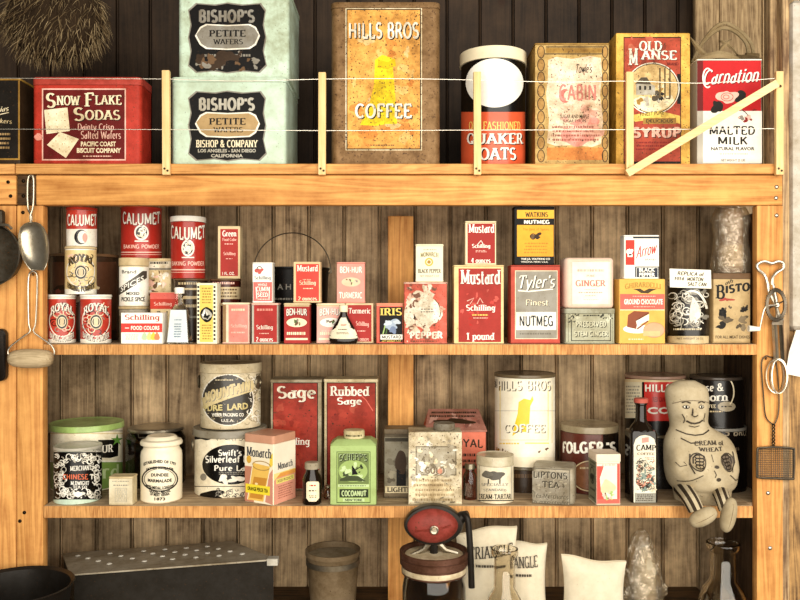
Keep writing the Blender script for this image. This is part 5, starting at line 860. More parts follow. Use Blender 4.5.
# syrup bottle
Yb = .045; cb = thing('coffee_syrup_bottle', 'tall square dark syrup bottle with busy picture label and red cap', 'bottle', (PX(641, Yb), Yb, LOW))
s = S(Yb-.02); wb = 27.5*s; hbt = PZ(398, Yb)-LOW; dk = paint('1a120b', .1, .07)
m = MB(); m.rr(wb, wb*.9, .007, [(0, -.002), (.002, 0), (hbt*.66, 0), (hbt*.69, -.003)], dk)
m.lathe([(wb*.44, hbt*.685), (wb*.38, hbt*.72), (wb*.25, hbt*.765), (wb*.2, hbt*.80), (wb*.19, hbt*.93), (wb*.23, hbt*.94), (wb*.23, hbt*.955)], dk, 32); m.build('bottle', cb)
m = MB(); m.lathe([(wb*.24, hbt*.955), (wb*.26, hbt*.957), (wb*.26, hbt*.99), (wb*.23, hbt)], paint('b85a4c', .4, .4), 28); m.build('cap', cb)
m = MB(); aa = Art(); aa.p_([(630,502.5),(630,445),(632,439),(636,436),(641,435),(646,436),(650.5,439),(652,445),(652,502.5)], 'efe6d0', 1); aa.p_([(638,438),(645,437),(645,442),(638,443)], 'd89a8c', 2); aa.t('CAMP', 632.5, 445, 652, 451, 'K', 'sb', bend=.7, l=4); aa.t('COFFEE', 633.5, 452.5, 651, 455, 'BR', 'sb'); aa.fake(641, 457, 651, 460, 2, 'd0785c', 3); aa.b(19, 90, 631.5, 458, 651.8, 493, 3, ['c8846c', '7a8a80', 'd8ccb0', '4a4a44', 'd8a890', '8a9a90'], 2); aa.scroll(20, 50, 631.5, 458, 651.8, 493, 2.4, ['CH', 'DB', 'efe6d0'], .6, 3.5); aa.r(631, 493, 652, 502.5, '9a988c', 4.5); aa.fake(632, 494, 651, 501.5, 4, 'DB', 6, 4.8)
aa.put(m, lambda px, py, off: ((px-641)*s, -wb*.45-.0002-off, PZ(py, Yb-wb*.45)-LOW)); m.build('label', cb)
# stacked coffee cans at the end
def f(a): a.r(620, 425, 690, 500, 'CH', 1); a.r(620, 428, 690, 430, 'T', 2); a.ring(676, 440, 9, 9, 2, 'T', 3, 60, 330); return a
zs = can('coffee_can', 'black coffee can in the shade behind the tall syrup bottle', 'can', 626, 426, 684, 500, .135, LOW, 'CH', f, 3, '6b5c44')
def f(a):
    a.r(622, 378, 688, 428, 'K', 1); a.r(622, 379, 688, 382, 'T', 2); a.r(622, 373, 688, 379, '7a2c24', 1.4); a.r(645, 382, 672, 421, 'c8342c', 2); a.r(624, 382, 643, 418, 'd8cdb0', 2); a.fake(627, 385, 641, 414, 9, 'GR', 7); a.t('HILLS BROS', 646, 384, 684, 392, 'W', 'st', shadow='MR', so=(.4,.4)); a.t('RED CAN', 653, 397, 664, 402, 'MR', 'sa'); a.t('COFFEE', 648, 407, 684, 414, 'W', 'bo'); return a
can('coffee_can', 'red and black coffee can with cream text panel on top of the black can', 'can', 625.5, 371.5, 684, 426, .13, zs, 'K', f, 3, '9a7a68', wear=.25)
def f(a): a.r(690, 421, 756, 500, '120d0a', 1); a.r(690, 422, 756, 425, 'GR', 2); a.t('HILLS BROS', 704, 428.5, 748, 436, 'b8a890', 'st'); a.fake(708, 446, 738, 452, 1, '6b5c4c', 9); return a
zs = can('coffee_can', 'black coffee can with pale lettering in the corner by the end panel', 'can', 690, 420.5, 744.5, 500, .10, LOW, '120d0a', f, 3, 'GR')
def f(a): a.r(688, 376, 744, 424, '15100c', 1); a.t('Chase &', 696, 384, 723, 392, 'W', 'sb', rise=1); a.t('Sanborn', 693, 393.5, 727, 402, 'W', 'sb', rise=1); a.t('COFFEE', 703, 404.5, 716, 408, 'C', 'sb'); a.e(725.5, 406.5, 8, 5, 'b0a48c', 3); a.fake(720, 405, 731, 408, 1, 'CH', 5, 3.5); a.ring(722, 392, 10, 16, 1.2, 'C', 3, -50, 80); a.fake(704, 410, 722, 413, 1, 'T', 4); return a
can('coffee_can', 'dark coffee can with curling cream script topping the black corner can', 'can', 691, 373, 742, 420.5, .10, zs, '15100c', f, 3, '4a4038')

# rag doll sitting on the edge
dl = thing('rag_doll', 'stuffed cloth doll in a tall soft cap sitting with striped legs over the shelf edge', 'doll', (PX(700, .05), .05, LOW))
Yd = .05; sd_ = S(.02); CL = cloth('bfb092', .4); HEADC = cloth('d2c4a6', .35)
# py, half width, half depth, centre px
prof = [(493.5,26,22,702),(491,31,27,702),(484,34.5,31,701.5),(474,36,32,700.5),(464,36,31,700),(454,35.5,28,699),(446,34.5,25,698),(439,31.5,22,696.5),(434,26,19,693.5),(430,20.5,16.5,690),(426,18.8,16,688.5),(420,19.2,17,688),(412,20.4,18,687.5),(404,21.2,18.5,687),(396,21.6,18.5,686.5),(390,20.8,17.5,686),(385.5,17.5,14,686),(383,12,10,686),(382,5,4,686)]
def at(py):
    for i in range(len(prof)-1):
        a_, b_ = prof[i], prof[i+1]
        if b_[0] <= py <= a_[0]:
            q = (a_[0]-py)/(a_[0]-b_[0]); return [a_[k]+(b_[k]-a_[k])*q for k in range(4)]
    return list(prof[0] if py > prof[0][0] else prof[-1])
P2 = []
ys = [prof[0][0]-i*(prof[0][0]-prof[-1][0])/70 for i in range(71)]
def sm(py):
    acc = [0]*4; n_ = 0
    for d_ in (-3, -1.5, 0, 1.5, 3):
        q = at(max(382, min(493.5, py+d_))); acc = [u+v_ for u, v_ in zip(acc, q)]; n_ += 1
    return [u/n_ for u in acc]
def arm_bump(px, py):
    """raised forearms and cuffs folded across the belly, nose and cheeks on the head"""
    b_ = 0
    for pts, r_, hgt in ((((668,452),(666,470),(676,478),(688,470)), 8, 5.5), (((728,452),(731,468),(722,476),(712,464)), 8, 5.5)):
        for (ax, ay), (bx_, by) in zip(pts, pts[1:]):
            dx, dy = bx_-ax, by-ay; t = max(0, min(1, ((px-ax)*dx+(py-ay)*dy)/(dx*dx+dy*dy))); d_ = sqrt((px-ax-dx*t)**2+(py-ay-dy*t)**2); b_ = max(b_, hgt*math.exp(-(d_/r_)**2*1.6))
    for cx_, cy_, r_, hgt in ((687.5,413.5,3.4,4.5), (678,416,5,2.2), (697,416,5,2.2), (687.5,424,7,1.6), (679,405,6,-1.6), (695.5,405,6,-1.6)): b_ += hgt*math.exp(-((px-cx_)**2+(py-cy_)**2)/(r_*r_))
    return b_
def dpt(px, py, off=0):
    _, hw_, hd_, cx_ = sm(py); u = max(-.999, min(.999, (px-cx_)/hw_)); y = -hd_*sqrt(1-u*u)-arm_bump(px, py)
    return ((px-700)*sd_, y*sd_-off, PZ(py, Yd-.03)-LOW)
m = MB(); R = []; n = 72
for py in ys:
    _, hw_, hd_, cx_ = sm(py); ring = []
    for k in range(n):
        t = 2*pi*k/n; px = cx_+hw_*cos(t); y = hd_*sin(t)
        if y < 0: y -= arm_bump(px, py)*abs(sin(t))**.3
        ring.append(((px-700)*sd_, y*sd_, PZ(py, Yd-.03)-LOW))
    R.append(ring)
base_shift = min(p[2] for r in R for p in r)
R = [[(x, y, q-base_shift+.0005 if i == 0 else q) for x, y, q in r] for i, r in enumerate(R)]
m.rings(R, CL)
aa = Art(); INK = '453c31'; SK = 'a89678'
# cap brim, plain face, collar
aa.ln([(668.5,404),(676,401),(687,400),(699,401.5),(707,404)], .9, '8a7c66', 2)
for ex in (680, 695.5):
    aa.e(ex, 406.8, 3.2, 1.9, INK, 2, 16); aa.e(ex, 406.6, 2.2, 1.2, 'efe6d0', 2.4, 14); aa.e(ex+.2, 406.7, 1.1, 1.2, 'K', 2.8, 12); aa.ln([(ex-4,402.6),(ex,401.2),(ex+4,402.8)], 1.35, INK, 2)
aa.ln([(686,408),(684.5,414.5),(687,416),(690.5,414.5)], 1.2, INK, 2); aa.ln([(680,420.5),(684,422.5),(688,423),(693,422),(696.5,419.8)], 1.8, INK, 2); aa.ln([(682.5,425.5),(688,426.6),(693,425.3)], 0.9, INK, 2); aa.ln([(676,414),(678.5,419),(678,423)], 0.9, INK, 2); aa.ln([(699,413),(697.5,418),(698.5,422)], 0.9, INK, 2)
aa.ln([(672,430.5),(680,433.5),(688,434.5),(696,433.5),(704,430)], 1.2, INK, 2); aa.ln([(675,438),(683,442),(692,441)], 1.2, INK, 2)
aa.t('CREAM of', 686, 440, 716, 444.5, INK, 'sb', bend=1, l=3); aa.t('WHEAT', 689, 445, 713.5, 449, INK, 'sb', bend=-.5, l=3)
# printed hands with fingers, cuffs, buttons, sleeve lines
for hx, hy, sg in ((688, 459, 1), (716.5, 459.5, -1)):
    aa.blob(hx, hy, 6.4, 7.4, SK if sg > 0 else '6b5e50', 3, .16, 2); aa.ring(hx-sg*.6, hy, 7, 8, 1.1, INK, 2.4, 0, 360)
    for k in range(4):
        fx, fy = hx+sg*(1.4-.35*k), hy-4.6+k*3.0
        aa.ring(fx, fy, 4.4-.3*k, 1.75, 1.0, '2e2820', 3.2); aa.ln([(fx-sg*.5, fy-1.2), (fx+sg*.2, fy+1.1)], .7, '2e2820', 3.3)
    aa.ln([(hx-sg*5, hy+2), (hx-sg*4.6, hy-3.5), (hx-sg*1.5, hy-6.8), (hx+sg*1.6, hy-6.4)], 1.3, '2e2820', 3.4)
aa.ln([(681,452),(680,462),(683,470)], 1.2, INK, 2); aa.ln([(724,450),(725,460),(721,469)], 1.2, INK, 2); aa.ln([(670,480),(680,477),(690,471)], .9, INK, 2); aa.ln([(717,471),(724,477),(733,479)], .9, INK, 2); aa.ln([(668,461),(672,465),(678,463),(675,460)], .7, INK, 2)
aa.e(704.5, 463.5, 2, 1.6, INK, 2, 14); aa.ln([(702,467),(704,471),(703,474)], .8, INK, 2); aa.e(706.5, 476, 2.3, 1.9, INK, 2, 14); aa.ln([(701,452),(702,459)], .6, INK, 2)
aa.put(m, lambda px, py, off: dpt(px, py, off+.0009), ([660+1.5*k for k in range(54)], 1.5, [380+1.5*k for k in range(78)]))
m.build('body', dl, 60)
STR = [cloth('c4b698', .3), cloth('3c3226', .3)]
def limb(name, pts, rad, striped=True):
    P = smooth([Vector(p) for p in pts], 6); N = len(P); m = MB(); n = 28; R = []; up = None
    for i, p in enumerate(P):
        t = (P[min(i+1, N-1)]-P[max(i-1, 0)]).normalized()
        if up is None: up = Vector((0, 0, 1)) if abs(t.z) < .9 else Vector((1, 0, 0))
        up = (up-t*up.dot(t)).normalized(); q = t.cross(up); r_ = rad[0]+(rad[1]-rad[0])*i/(N-1)
        R.append([p+(up*cos(2*pi*k/n)+q*sin(2*pi*k/n))*r_ for k in range(n)])
    for k in range(n):
        k2 = (k+1) % n; mat = STR[(k//2) % 2] if striped else CL
        for i in range(N-1): m.add([R[i][k], R[i][k2], R[i+1][k2], R[i+1][k]], [(0,1,2,3)], mat)
    m.add(R[0], [tuple(range(n-1, -1, -1))], STR[0]); m.add(R[-1], [tuple(range(n))], STR[0])
    return m.build(name, dl, 60)
def L3(px, py, Y): return (PX(px, Y)-PX(700, .05), Y-.05, PZ(py, Y)-LOW)
limb('leg', [L3(683,489,.03), L3(686,493,.0), L3(691,500,-.032), L3(696,510,-.040)], (.0185, .0150))
limb('leg', [L3(716,489,.03), L3(720,493,.0), L3(723,500,-.032), L3(726,510,-.040)], (.0165, .0135))
def shoe(c, ax, la, lb, lc):
    m = MB(); ax = Vector(ax).normalized(); q = Vector((0,-1,0)); q = (q-ax*q.dot(ax)).normalized(); r_ = ax.cross(q); R = []
    for i in range(15):
        t = pi*(i+.25)/14.5; k = sin(t)**.8; R.append([Vector(c)-ax*cos(t)*la+q*cos(2*pi*j/24)*k*lc+r_*sin(2*pi*j/24)*k*lb for j in range(24)])
    m.rings(R, cloth('b5a688', .4)); 
    m.tube([Vector(c)-ax*cos(t)*la*1.0+q*(sin(t)*lc*.98+.0004) for t in [pi*(k+2)/16 for k in range(13)]], .0006, cloth('8a7a60', .3), 6)
    return m.build('shoe', dl, 60)
shoe(L3(703,517,-.05), (1,0,.52), .0285, .0165, .016)
shoe(L3(728.5,515,-.05), (.22,0,1), .034, .0145, .016)

# ---------------------------------------------------------------- things on the counter
gb = thing('metal_drawer_box', 'flat grey sheet metal box with rows of punched holes on its lid', 'box', (0, 0, CTR))
def lift(px, py, Y): return Vector((PX(px, Y), Y, PZ(py, Y)))
zf_, zb_ = PZ(565.5, .01), PZ(541, .22)
q0, q1, q2, q3 = Vector((PX(70, .01), .01, zf_-.018)), Vector((PX(276, .02), .02, PZ(559, .02))), Vector((PX(232, .24), .24, PZ(541, .24))), Vector((PX(62, .22), .22, PZ(553, .22)))
m = MB(); gm_ = paint('b5aa96', .6, .4, .15)
dn = Vector((0, 0, -.003)); m.rings([[q0+dn, q1+dn, q2+dn, q3+dn], [q0, q1, q2, q3]], gm_)
slot = paint('e8e2d4', .2, .35, .3); hole = paint('K', .1, .8)
nrm = (q1-q0).cross(q3-q0).normalized()
for u0 in (.18, .36, .50, .62, .74, .86):
    for k in range(4):
        u, v_ = u0+(.03*k if u0 > .4 else .045*k-.05)-.05, .78-.16*k
        c = (q0*(1-u)+q1*u)*(1-v_)+(q3*(1-u)+q2*u)*v_+nrm*.0006; e1 = (q1-q0).normalized(); e2 = nrm.cross(e1)
        m.rings([[c+(e1*cos(2*pi*j/16)*.0062+e2*sin(2*pi*j/16)*.0048)*g_+nrm*h_ for j in range(16)] for g_, h_ in ((1, 0), (.8, .0018), (.55, .0008))], slot, True, False, True)
        m.add([c+nrm*.0012+(e1*cos(2*pi*j/12)*.0032+e2*sin(2*pi*j/12)*.0024) for j in range(12)], [tuple(range(12))], hole)
m.build('lid', gb, loc=(0, 0, -CTR))
m = MB(); ins = .006; bt_ = [Vector((p.x, p.y, CTR)) for p in (q0+Vector((ins, ins, 0)), q1+Vector((-ins, ins, 0)), q2+Vector((-ins, -ins, 0)), q3+Vector((ins, -ins, 0)))]
m.rings([bt_, [Vector((p.x, p.y, r_.z-.0032)) for p, r_ in zip(bt_, (q0, q1, q2, q3))]], paint('2e2a25', .5, .5, .2)); m.build('body', gb, loc=(0, 0, -CTR))
m = MB(); m.box(-.018, .004, -.004, .016, -.013, .0015, paint('d8d2c4', .3, .35, .4)); m.build('corner_bracket', gb, loc=(q1.x, q1.y, q1.z-CTR))
# wooden bowl
m = MB(); wb_ = paint('7a6850', .6, .6)
bo = thing('wooden_bucket', 'rough dark round bucket between the metal box and the red crank housing', 'bucket', (PX(333, .14), .14, CTR))
R = 27*S(.14); hh = PZ(549, .14)-CTR
m.lathe([(R*.8, 0), (R*.9, hh*.5), (R*.97, hh*.9), (R*1.02, hh*.93), (R*1.02, hh), (R*.95, hh), (R*.9, hh-.02)], wb_, 48); m.build('body', bo)
m = MB(); m.lathe([(R*.99, hh*.78), (R*1.0, hh*.78), (R*1.0, hh*.86), (R*.98, hh*.86)], metal('8a8070', .5), 48, cap0=False, cap1=False); m.build('hoop', bo)
m = MB(); m.rings([[(R*.93*cos(2*pi*k/40), R*.93*sin(2*pi*k/40), hh-.012+.004*noise.noise((cos(2*pi*k/40)*2, sin(2*pi*k/40)*2, i))) if i else (R*.93*cos(2*pi*k/40), R*.93*sin(2*pi*k/40), hh-.02) for k in range(40)] for i in range(2)], paint('8a7c64', .6, .8)); m.build('lid', bo)
# butter churn
Yc = -.035; ch = thing('butter_churn', 'red football shaped gear housing on a ringed lid with black crank', 'churn', (PX(434, Yc), Yc, CTR))
c3 = lambda px, py, dy=0: Vector((PX(px, Yc)-PX(434, Yc), dy, PZ(py, Yc)-CTR)); s = S(Yc)
RED = paint('8c3c34', .8, .4); BLK = paint('2a2622', .5, .35, .3)
def oval(cx, cy, rx, ry, y, k, n=48): return [c3(cx, cy)+Vector((k*rx*s*cos(2*pi*j/n)*(1-.0*abs(sin(2*pi*j/n))), y, k*ry*s*sin(2*pi*j/n)*(1-.10*cos(2*pi*j/n)**2))) for j in range(n)]
m = MB(); m.rings([oval(433.5, 524.5, 29.5, 20, y, k) for y, k in ((.018, .5), (.020, .9), (.014, 1.0), (-.004, 1.0), (-.008, .97), (-.009, .88))], BLK); m.build('gear_housing', ch, 50)
m = MB(); m.rings([oval(432.5, 524.5, 29.5, 20, y, k) for y, k in ((-.0085, .86), (-.013, .82), (-.019, .66), (-.0235, .44), (-.025, .2))], RED); cv = m.build('cover', ch, 60)
m = MB()
m.rings([[c3(433.5, 526)+Vector((.0085*k*cos(2*pi*j/24), y, .0085*k*sin(2*pi*j/24))) for j in range(24)] for y, k in ((-.022, 1), (-.030, 1), (-.031, .8), (-.030, .6), (-.030, .4), (-.033, .35))], metal('b8ae9c', .35)); m.build('bolt', cv)
m = MB(); m.tube([c3(415, 528, -.0205), c3(424, 527, -.0245), c3(433, 526, -.026), c3(442, 524.5, -.0245), c3(450, 522.5, -.0205)], .0022, RED, 6); m.build('rib', cv)
m = MB(); m.tube([c3(430, 542, .002), c3(424, 550, .002), c3(410, 556, .0)], [.007, .005, .004], metal('a8a090', .4)); m.tube([c3(438, 542, .002), c3(446, 550, .002), c3(458, 553, .0)], [.007, .005, .004], metal('a8a090', .4)); m.tube([c3(434, 540, .004), c3(434, 556, .004)], .008, BLK); m.build('bracket', ch)
R = 34*s; zr = (c3(0, 550).z); m = MB(); lm = paint('6b4a3c', .7, .4, .4)
m.lathe([(R*.8, zr-.045), (R*.95, zr-.042), (R*.95, zr-.026), (R*1.0, zr-.024), (R*1.0, zr-.014), (R*.97, zr-.012), (R*1.01, zr-.010), (R*1.01, zr), (R*.97, zr+.001), (R*.9, zr-.001), (R*.88, zr-.008), (R*.3, zr-.008)], lm, 56); cm_ = paint('d8c8a8', .6, .5); m.lathe([(R*.86, zr-.0078), (R*.5, zr-.0068), (R*.1, zr-.0066)], cm_, 48, cap0=False); m.lathe([(R*.985, zr-.0225), (R*.99, zr-.022), (R*.99, zr-.016), (R*.985, zr-.0155)], cm_, 56, cap0=False, cap1=False); m.lathe([(R*.955, zr-.039), (R*.96, zr-.038), (R*.96, zr-.030), (R*.955, zr-.029)], cm_, 56, cap0=False, cap1=False); m.build('lid', ch)
m = MB(); R2 = R*.93; m.lathe([(R2*.9, 0), (R2, .006), (R2, zr-.07), (R2*.92, zr-.046)], glass('e8e4d8', .05), 48); m.build('jar', ch)
m = MB(); m.tube([c3(458, 521, .004), c3(463, 517, .004), c3(468, 515, .0)], [.013, .011, .009], BLK, 14); m.build('crank_hub', ch)
m = MB(); m.tube(smooth([c3(464, 514, -.003), c3(467, 517, -.010), c3(468.5, 530, -.013), c3(470, 555, -.014), c3(471, 585, -.014)], 6), .0062, BLK, 12); m.build('crank_handle', ch)
# cloth bags
def bag(label, quad, Y, word, seed, z0=CTR, rise=0, tq=None):
    tl, tr = quad; cx = (tl[0]+tr[0])/2; o = thing('cloth_bag', label, 'bag', (PX(cx, Y), Y, z0), 'cream cloth bags on the counter')
    m = MB(); N, M_ = 24, 16; s = S(Y); F, B = [], []
    for i in range(M_+1):
        v_ = i/M_; rf, rb_ = [], []
        for j in range(N+1):
            u = j/N; tx = tl[0]+(tr[0]-tl[0])*u; ty = tl[1]+(tr[1]-tl[1])*u+1.6*sin(u*pi*2.2+seed)*1; px = tx+(cx-tx)*.10*sin(v_*pi)-0; zt_ = PZ(ty, Y)-z0
            zz = zt_*(1-v_); bul = .026*(sin(pi*u)**.5)*sin(pi*min(1, v_*.95+.03))**.6+.0015*noise.noise((u*7+seed, v_*6, 1))
            if i == 0: bul = .001
            rf.append(((px-cx)*s, -bul-.003, zz)); rb_.append(((px-cx)*s, bul+.003, zz))
        F.append(rf); B.append(rb_)
    m.rings(F, cloth('e6dac0', .22), False, False, False); m.rings([list(reversed(r)) for r in B], cloth('e6dac0', .22), False, False, False)
    for e in (0, N):
        m.rings([[F[i][e], B[i][e]] for i in range(M_+1)], cloth('e6dac0', .22), False, False, False)
    m.rings([F[0], B[0]], cloth('e6dac0', .22), False, False, False); m.rings([F[-1], B[-1]], cloth('e6dac0', .22), False, False, False)
    if word:
        aa = Art(); w, x0, y0, x1, y1, rs = word; aa.t(w, x0, y0, x1, y1, '4a4238', 'se', rise=rs); aa.fake(x0+6, y1+3, x1-5, y1+8, 1, '4a4238', 3)
        def sf(px, py, off):
            u = max(0, min(1, (px-tl[0])/(tr[0]-tl[0]))); zt_ = PZ(tl[1]+(tr[1]-tl[1])*u, Y)-z0; zz = PZ(py, Y)-z0; v_ = max(0, 1-zz/zt_)
            return ((px-cx)*s, -.0045-.028*(sin(pi*u)**.5)*sin(pi*min(1, v_*.95+.03))**.6-off-.0012, zz)
        aa.put(m, sf, ([tl[0]+i*3 for i in range(40)], 2))
    m.build('sack', o, 60)
    m = MB(); m.tube([(p[0], 0, p[2]) for p in F[0]], .0022, cloth('d8cbae', .2), 6); m.build('seam', o)
    return o
bag('cream cloth bag with tall black lettering beside the black crank handle', ((456, 533), (517, 525)), .06, ('TRIANGLE', 468, 544, 512, 556, 4), 1.0)
bag('cream cloth bag tucked partly behind the lettered bag and glass jar', ((500, 543), (547, 543)), .075+.045, ('TRIANGLE', 500, 554, 536, 565, 2), 2.3)
bag('low cream cloth bag without lettering beside the crumpled plastic bag', ((561, 556), (626, 563)), .08, None, 4.0)
# open milk jar in front
def open_jar(label, px, hw_, ytop, Y, seed):
    o = thing('glass_jar', label, 'jar', (PX(px, Y), Y, CTR)); s = S(Y); R = hw_*s; h = PZ(ytop, Y)-CTR
    m = MB(); th = .0022
    outer = [(R*1.3, 0), (R*1.5, .006), (R*1.5, h*.36), (R*1.2, h*.50), (R*.80, h*.60), (R*.78, h*.90), (R*.98, h*.93), (R*1.03, h*.965), (R*1.0, h*.995)]
    m.lathe(outer+[(R*.9, h)]+[(r-th*1.6, z_) for r, z_ in reversed(outer[1:])]+[(R*1.2, .008)], glass('efe8da', .03), 48, cap0=True, cap1=True); m.build('jar', o); return o
open_jar('open clear glass jar with thick lip in front of the lettered cloth bag', 504.5, 13.5, 548, -.035, 1)
open_jar('open clear glass jar below the dangling doll shoes', 723, 16, 542, .02, 2)
m = MB(); pb = thing('plastic_bag', 'crumpled clear plastic bag standing beside the low cloth bag', 'bag', (PX(645, .13), .13, CTR)); R = []; s = S(.13); hb_ = PZ(529, .13)-CTR
for i in range(44):
    q = i/43; base = s*(20*(1-q)+13*q+4*sin(q*5))*(1 if q < .93 else (1-q)/.07*.7+.3); R.append([(base*(1+.34*noise.noise((cos(t)*2.2, sin(t)*2.2+3, q*7))-.3*abs(noise.noise((cos(t)*3+q*3, sin(t)*3, q*8)))+.12*noise.noise((cos(t)*9, sin(t)*9, q*18)))*cos(t)-s*4*q+s*7*max(0, .8-q)*0, base*.7*(1+.28*noise.noise((cos(t)*2.2+7, sin(t)*2.2, q*7)))*sin(t), hb_*q) for t in [2*pi*k/56 for k in range(56)]])
m.rings(R, plastic_film(), True, False, True); m.build('bag', pb, 40)
m = MB(); m.lathe([(s*9, .003), (s*11, .01), (s*11, hb_*.6), (s*7, hb_*.75), (s*4, hb_*.8)], paint('b8aa90', .5, .7), 24); m.build('contents', pb)
# dark pan at the lower left corner
m = MB(); pn = thing('roasting_pan', 'black rimmed round pan at the foot of the post', 'pan', (PX(14, -.12), -.12, CTR))
R = 56*S(-.12); hp_ = PZ(583, -.10)-CTR
m.lathe([(R*.8, 0), (R*.95, hp_-.01), (R*1.0, hp_), (R*1.02, hp_+.003), (R*1.0, hp_+.005), (R*.94, hp_), (R*.78, .006)], paint('2c2824', .5, .3, .4), 56); m.build('pan', pn)

# ---------------------------------------------------------------- tools hung on the posts
NAIL = metal('6b6050', .5)
MET = metal('cfc6b4', .28, .45)
def h3(px, py, Y, o): return Vector((PX(px, Y), Y, PZ(py, Y)))-Vector(o)
def hook(par, o, px, py, Y0):
    m = MB(); m.tube([h3(px, py, Y0-.0016, o), h3(px, py, Y0-.006, o), h3(px, py-1.5, Y0-.0085, o)], .0016, NAIL, 8); m.build('nail', par)
# scoop
o = (PX(31, -.01), -.01, PZ(225, -.01)); sc = thing('metal_scoop', 'shiny metal scoop with looped handle hanging on the post', 'scoop', o)
hook(sc, o, 30.5, 178, 0)
m = MB(); m.tube(smooth([h3(31, 224, -.012, o), h3(31.5, 216, -.011, o), h3(28.2, 208, -.008, o), h3(27.6, 190, -.007, o), h3(28.5, 178, -.007, o), h3(31, 175.5, -.007, o), h3(33.4, 178, -.007, o), h3(33.8, 192, -.008, o), h3(33, 207, -.010, o), h3(30.5, 216, -.012, o), h3(31, 222, -.014, o)], 6), .0022, MET, 10); m.build('handle', sc)
rows = [(222.5, 29, 36, .004), (224, 24.5, 40, .008), (228, 20.5, 44, .012), (235, 18.8, 47, .015), (243, 18.8, 48.6, .016), (252, 20.6, 48.8, .016), (260, 23.8, 47.6, .014), (266, 27.5, 46, .010), (270, 31, 44, .004)]
F = []
for py, xa, xb, dp in rows: F.append([h3((xa+xb)/2-(xb-xa)/2*cos(pi*k/20), py, -.024-.004*(py-222)/48+dp*sin(pi*k/20)**.7*.95, o) for k in range(21)])
m = MB(); B = [[p+Vector((0, .0009, 0)) for p in r] for r in F]
m.rings(F, MET, False, False, False); m.rings([list(reversed(r)) for r in B], MET, False, False, False)
edge = F[0]+[r[-1] for r in F[1:]]+list(reversed(F[-1]))[1:]+[r[0] for r in reversed(F[1:-1])]
m.tube(edge, .0009, MET, 6, True); m.build('bowl', sc, 60)
# wire roller
o = (PX(31, -.012), -.012, PZ(358, -.012)); rl = thing('dough_roller', 'wooden roller on a bent wire handle hanging below the scoop', 'roller', o)
hook(rl, o, 33, 275, 0)
W1 = metal('d8d0c0', .3, .4)
m = MB(); m.tube(smooth([h3(10, 358, -.014, o), h3(8, 352, -.014, o), h3(11, 346, -.014, o), h3(24, 336, -.010, o), h3(30, 331, -.008, o), h3(28.6, 322, -.008, o), h3(28, 290, -.008, o), h3(29, 275, -.008, o), h3(33, 271.5, -.008, o), h3(37, 275, -.008, o), h3(37.2, 290, -.008, o), h3(35.8, 322, -.009, o), h3(33.6, 331, -.011, o), h3(40, 337, -.012, o), h3(51, 345, -.014, o), h3(54.5, 352, -.014, o), h3(52, 358, -.014, o)], 7), .0017, W1, 8); m.build('wire_handle', rl)
m = MB(); R = []
for px, r_ in ((9, 1.5), (10, 6), (14, 8.4), (22, 9.8), (31, 10.2), (40, 9.8), (48, 8.4), (51.5, 6), (52.5, 1.5)): R.append([h3(px, 358.5, -.026, o)+Vector((0, cos(2*pi*k/28)*r_*.0019, sin(2*pi*k/28)*r_*.0019)) for k in range(28)])
m.rings(R, wood('roller_wood', 'cdb792', '8a7350', 0, 1.6, .7, False)); m.build('roller', rl, 60)
# skillet and black tool at the frame edge
o = (PX(-6, -.02), -.02, PZ(255, -.02)); sk = thing('iron_skillet', 'black iron skillet hanging beside the metal scoop', 'skillet', o); s = S(-.02); R = 29*s
m = MB(); IR = paint('4a443b', 1.0, .45, .3)
m.rings([[Vector((R*k*cos(2*pi*j/48), y, R*k*sin(2*pi*j/48)*1.08)) for j in range(48)] for y, k in ((.018, .8), (.012, .9), (-.012, 1.0), (-.016, 1.02), (-.016, .98), (.008, .86), (.012, .6))], IR); m.build('pan', sk)
m = MB(); m.box(-.022, .022, -.012, .004, R*.98, R*1.55, IR, .004); m.build('handle', sk)
m = MB(); m.tube([(.014, -.017, R*.98), (.020, -.020, R*1.02), (.038, -.020, R*1.0), (.042, -.014, R*.88)], .003, MET, 8); m.build('hanging_clip', sk)
m = MB(); m.tube([(0, .0196, R*1.4), (0, -.014, R*1.4)], .002, NAIL); m.build('nail', sk)
o = (PX(-6, -.012), -.012, PZ(355, -.012)); bt2 = thing('metal_plate', 'black rounded metal plate hanging beneath the iron skillet', 'plate', o); s = S(-.012)
m = MB(); m.rings([[Vector((x*k, y, z_*k)) for x, z_ in [(cx_+.012*cos(a_), cz_+.012*sin(a_)) for cx_, cz_, a0 in ((.012, .040, 0), (-.012, .040, pi/2), (-.012, -.040, pi), (.012, -.040, 3*pi/2)) for a_ in [a0+pi/2*j/5 for j in range(6)]]] for y, k in ((.011, .95), (.009, 1), (-.002, 1), (-.004, .94))], paint('26211d', .6, .35, .4)); m.build('plate', bt2)
m = MB(); m.tube([(.0, .0116, .045), (.0, -.008, .045)], .002, NAIL); m.build('nail', bt2)
# egg beater
o = (PX(772, -.012), -.012, PZ(310, -.012)); eb = thing('egg_beater', 'old rotary egg beater with toothed wheel and white crank knob on the post', 'egg beater', o)
hook(eb, o, 771, 264.5, 0)
WR = metal('d4ccbc', .28, .4); DK = metal('6b6256', .4, .6)
m = MB(); m.tube(smooth([h3(772.5, 285, -.014, o), h3(772.5, 278, -.012, o), h3(776, 273, -.010, o), h3(782.5, 268.5, -.010, o), h3(783, 263.5, -.010, o), h3(778, 261.5, -.010, o), h3(771.5, 263.5, -.010, o), h3(764, 261.5, -.010, o), h3(757.5, 264.5, -.010, o), h3(758.5, 269.5, -.010, o), h3(764.5, 275, -.010, o), h3(767.5, 283, -.012, o), h3(769, 292, -.014, o), h3(774, 302, -.016, o), h3(779, 315, -.016, o), h3(782.5, 320, -.014, o)], 6), .0033, WR, 10); m.build('handle', eb)
m = MB(); Rg, cg = 16*S(-.02), h3(775.5, 305, -.022, o); n = 160; ringo = []
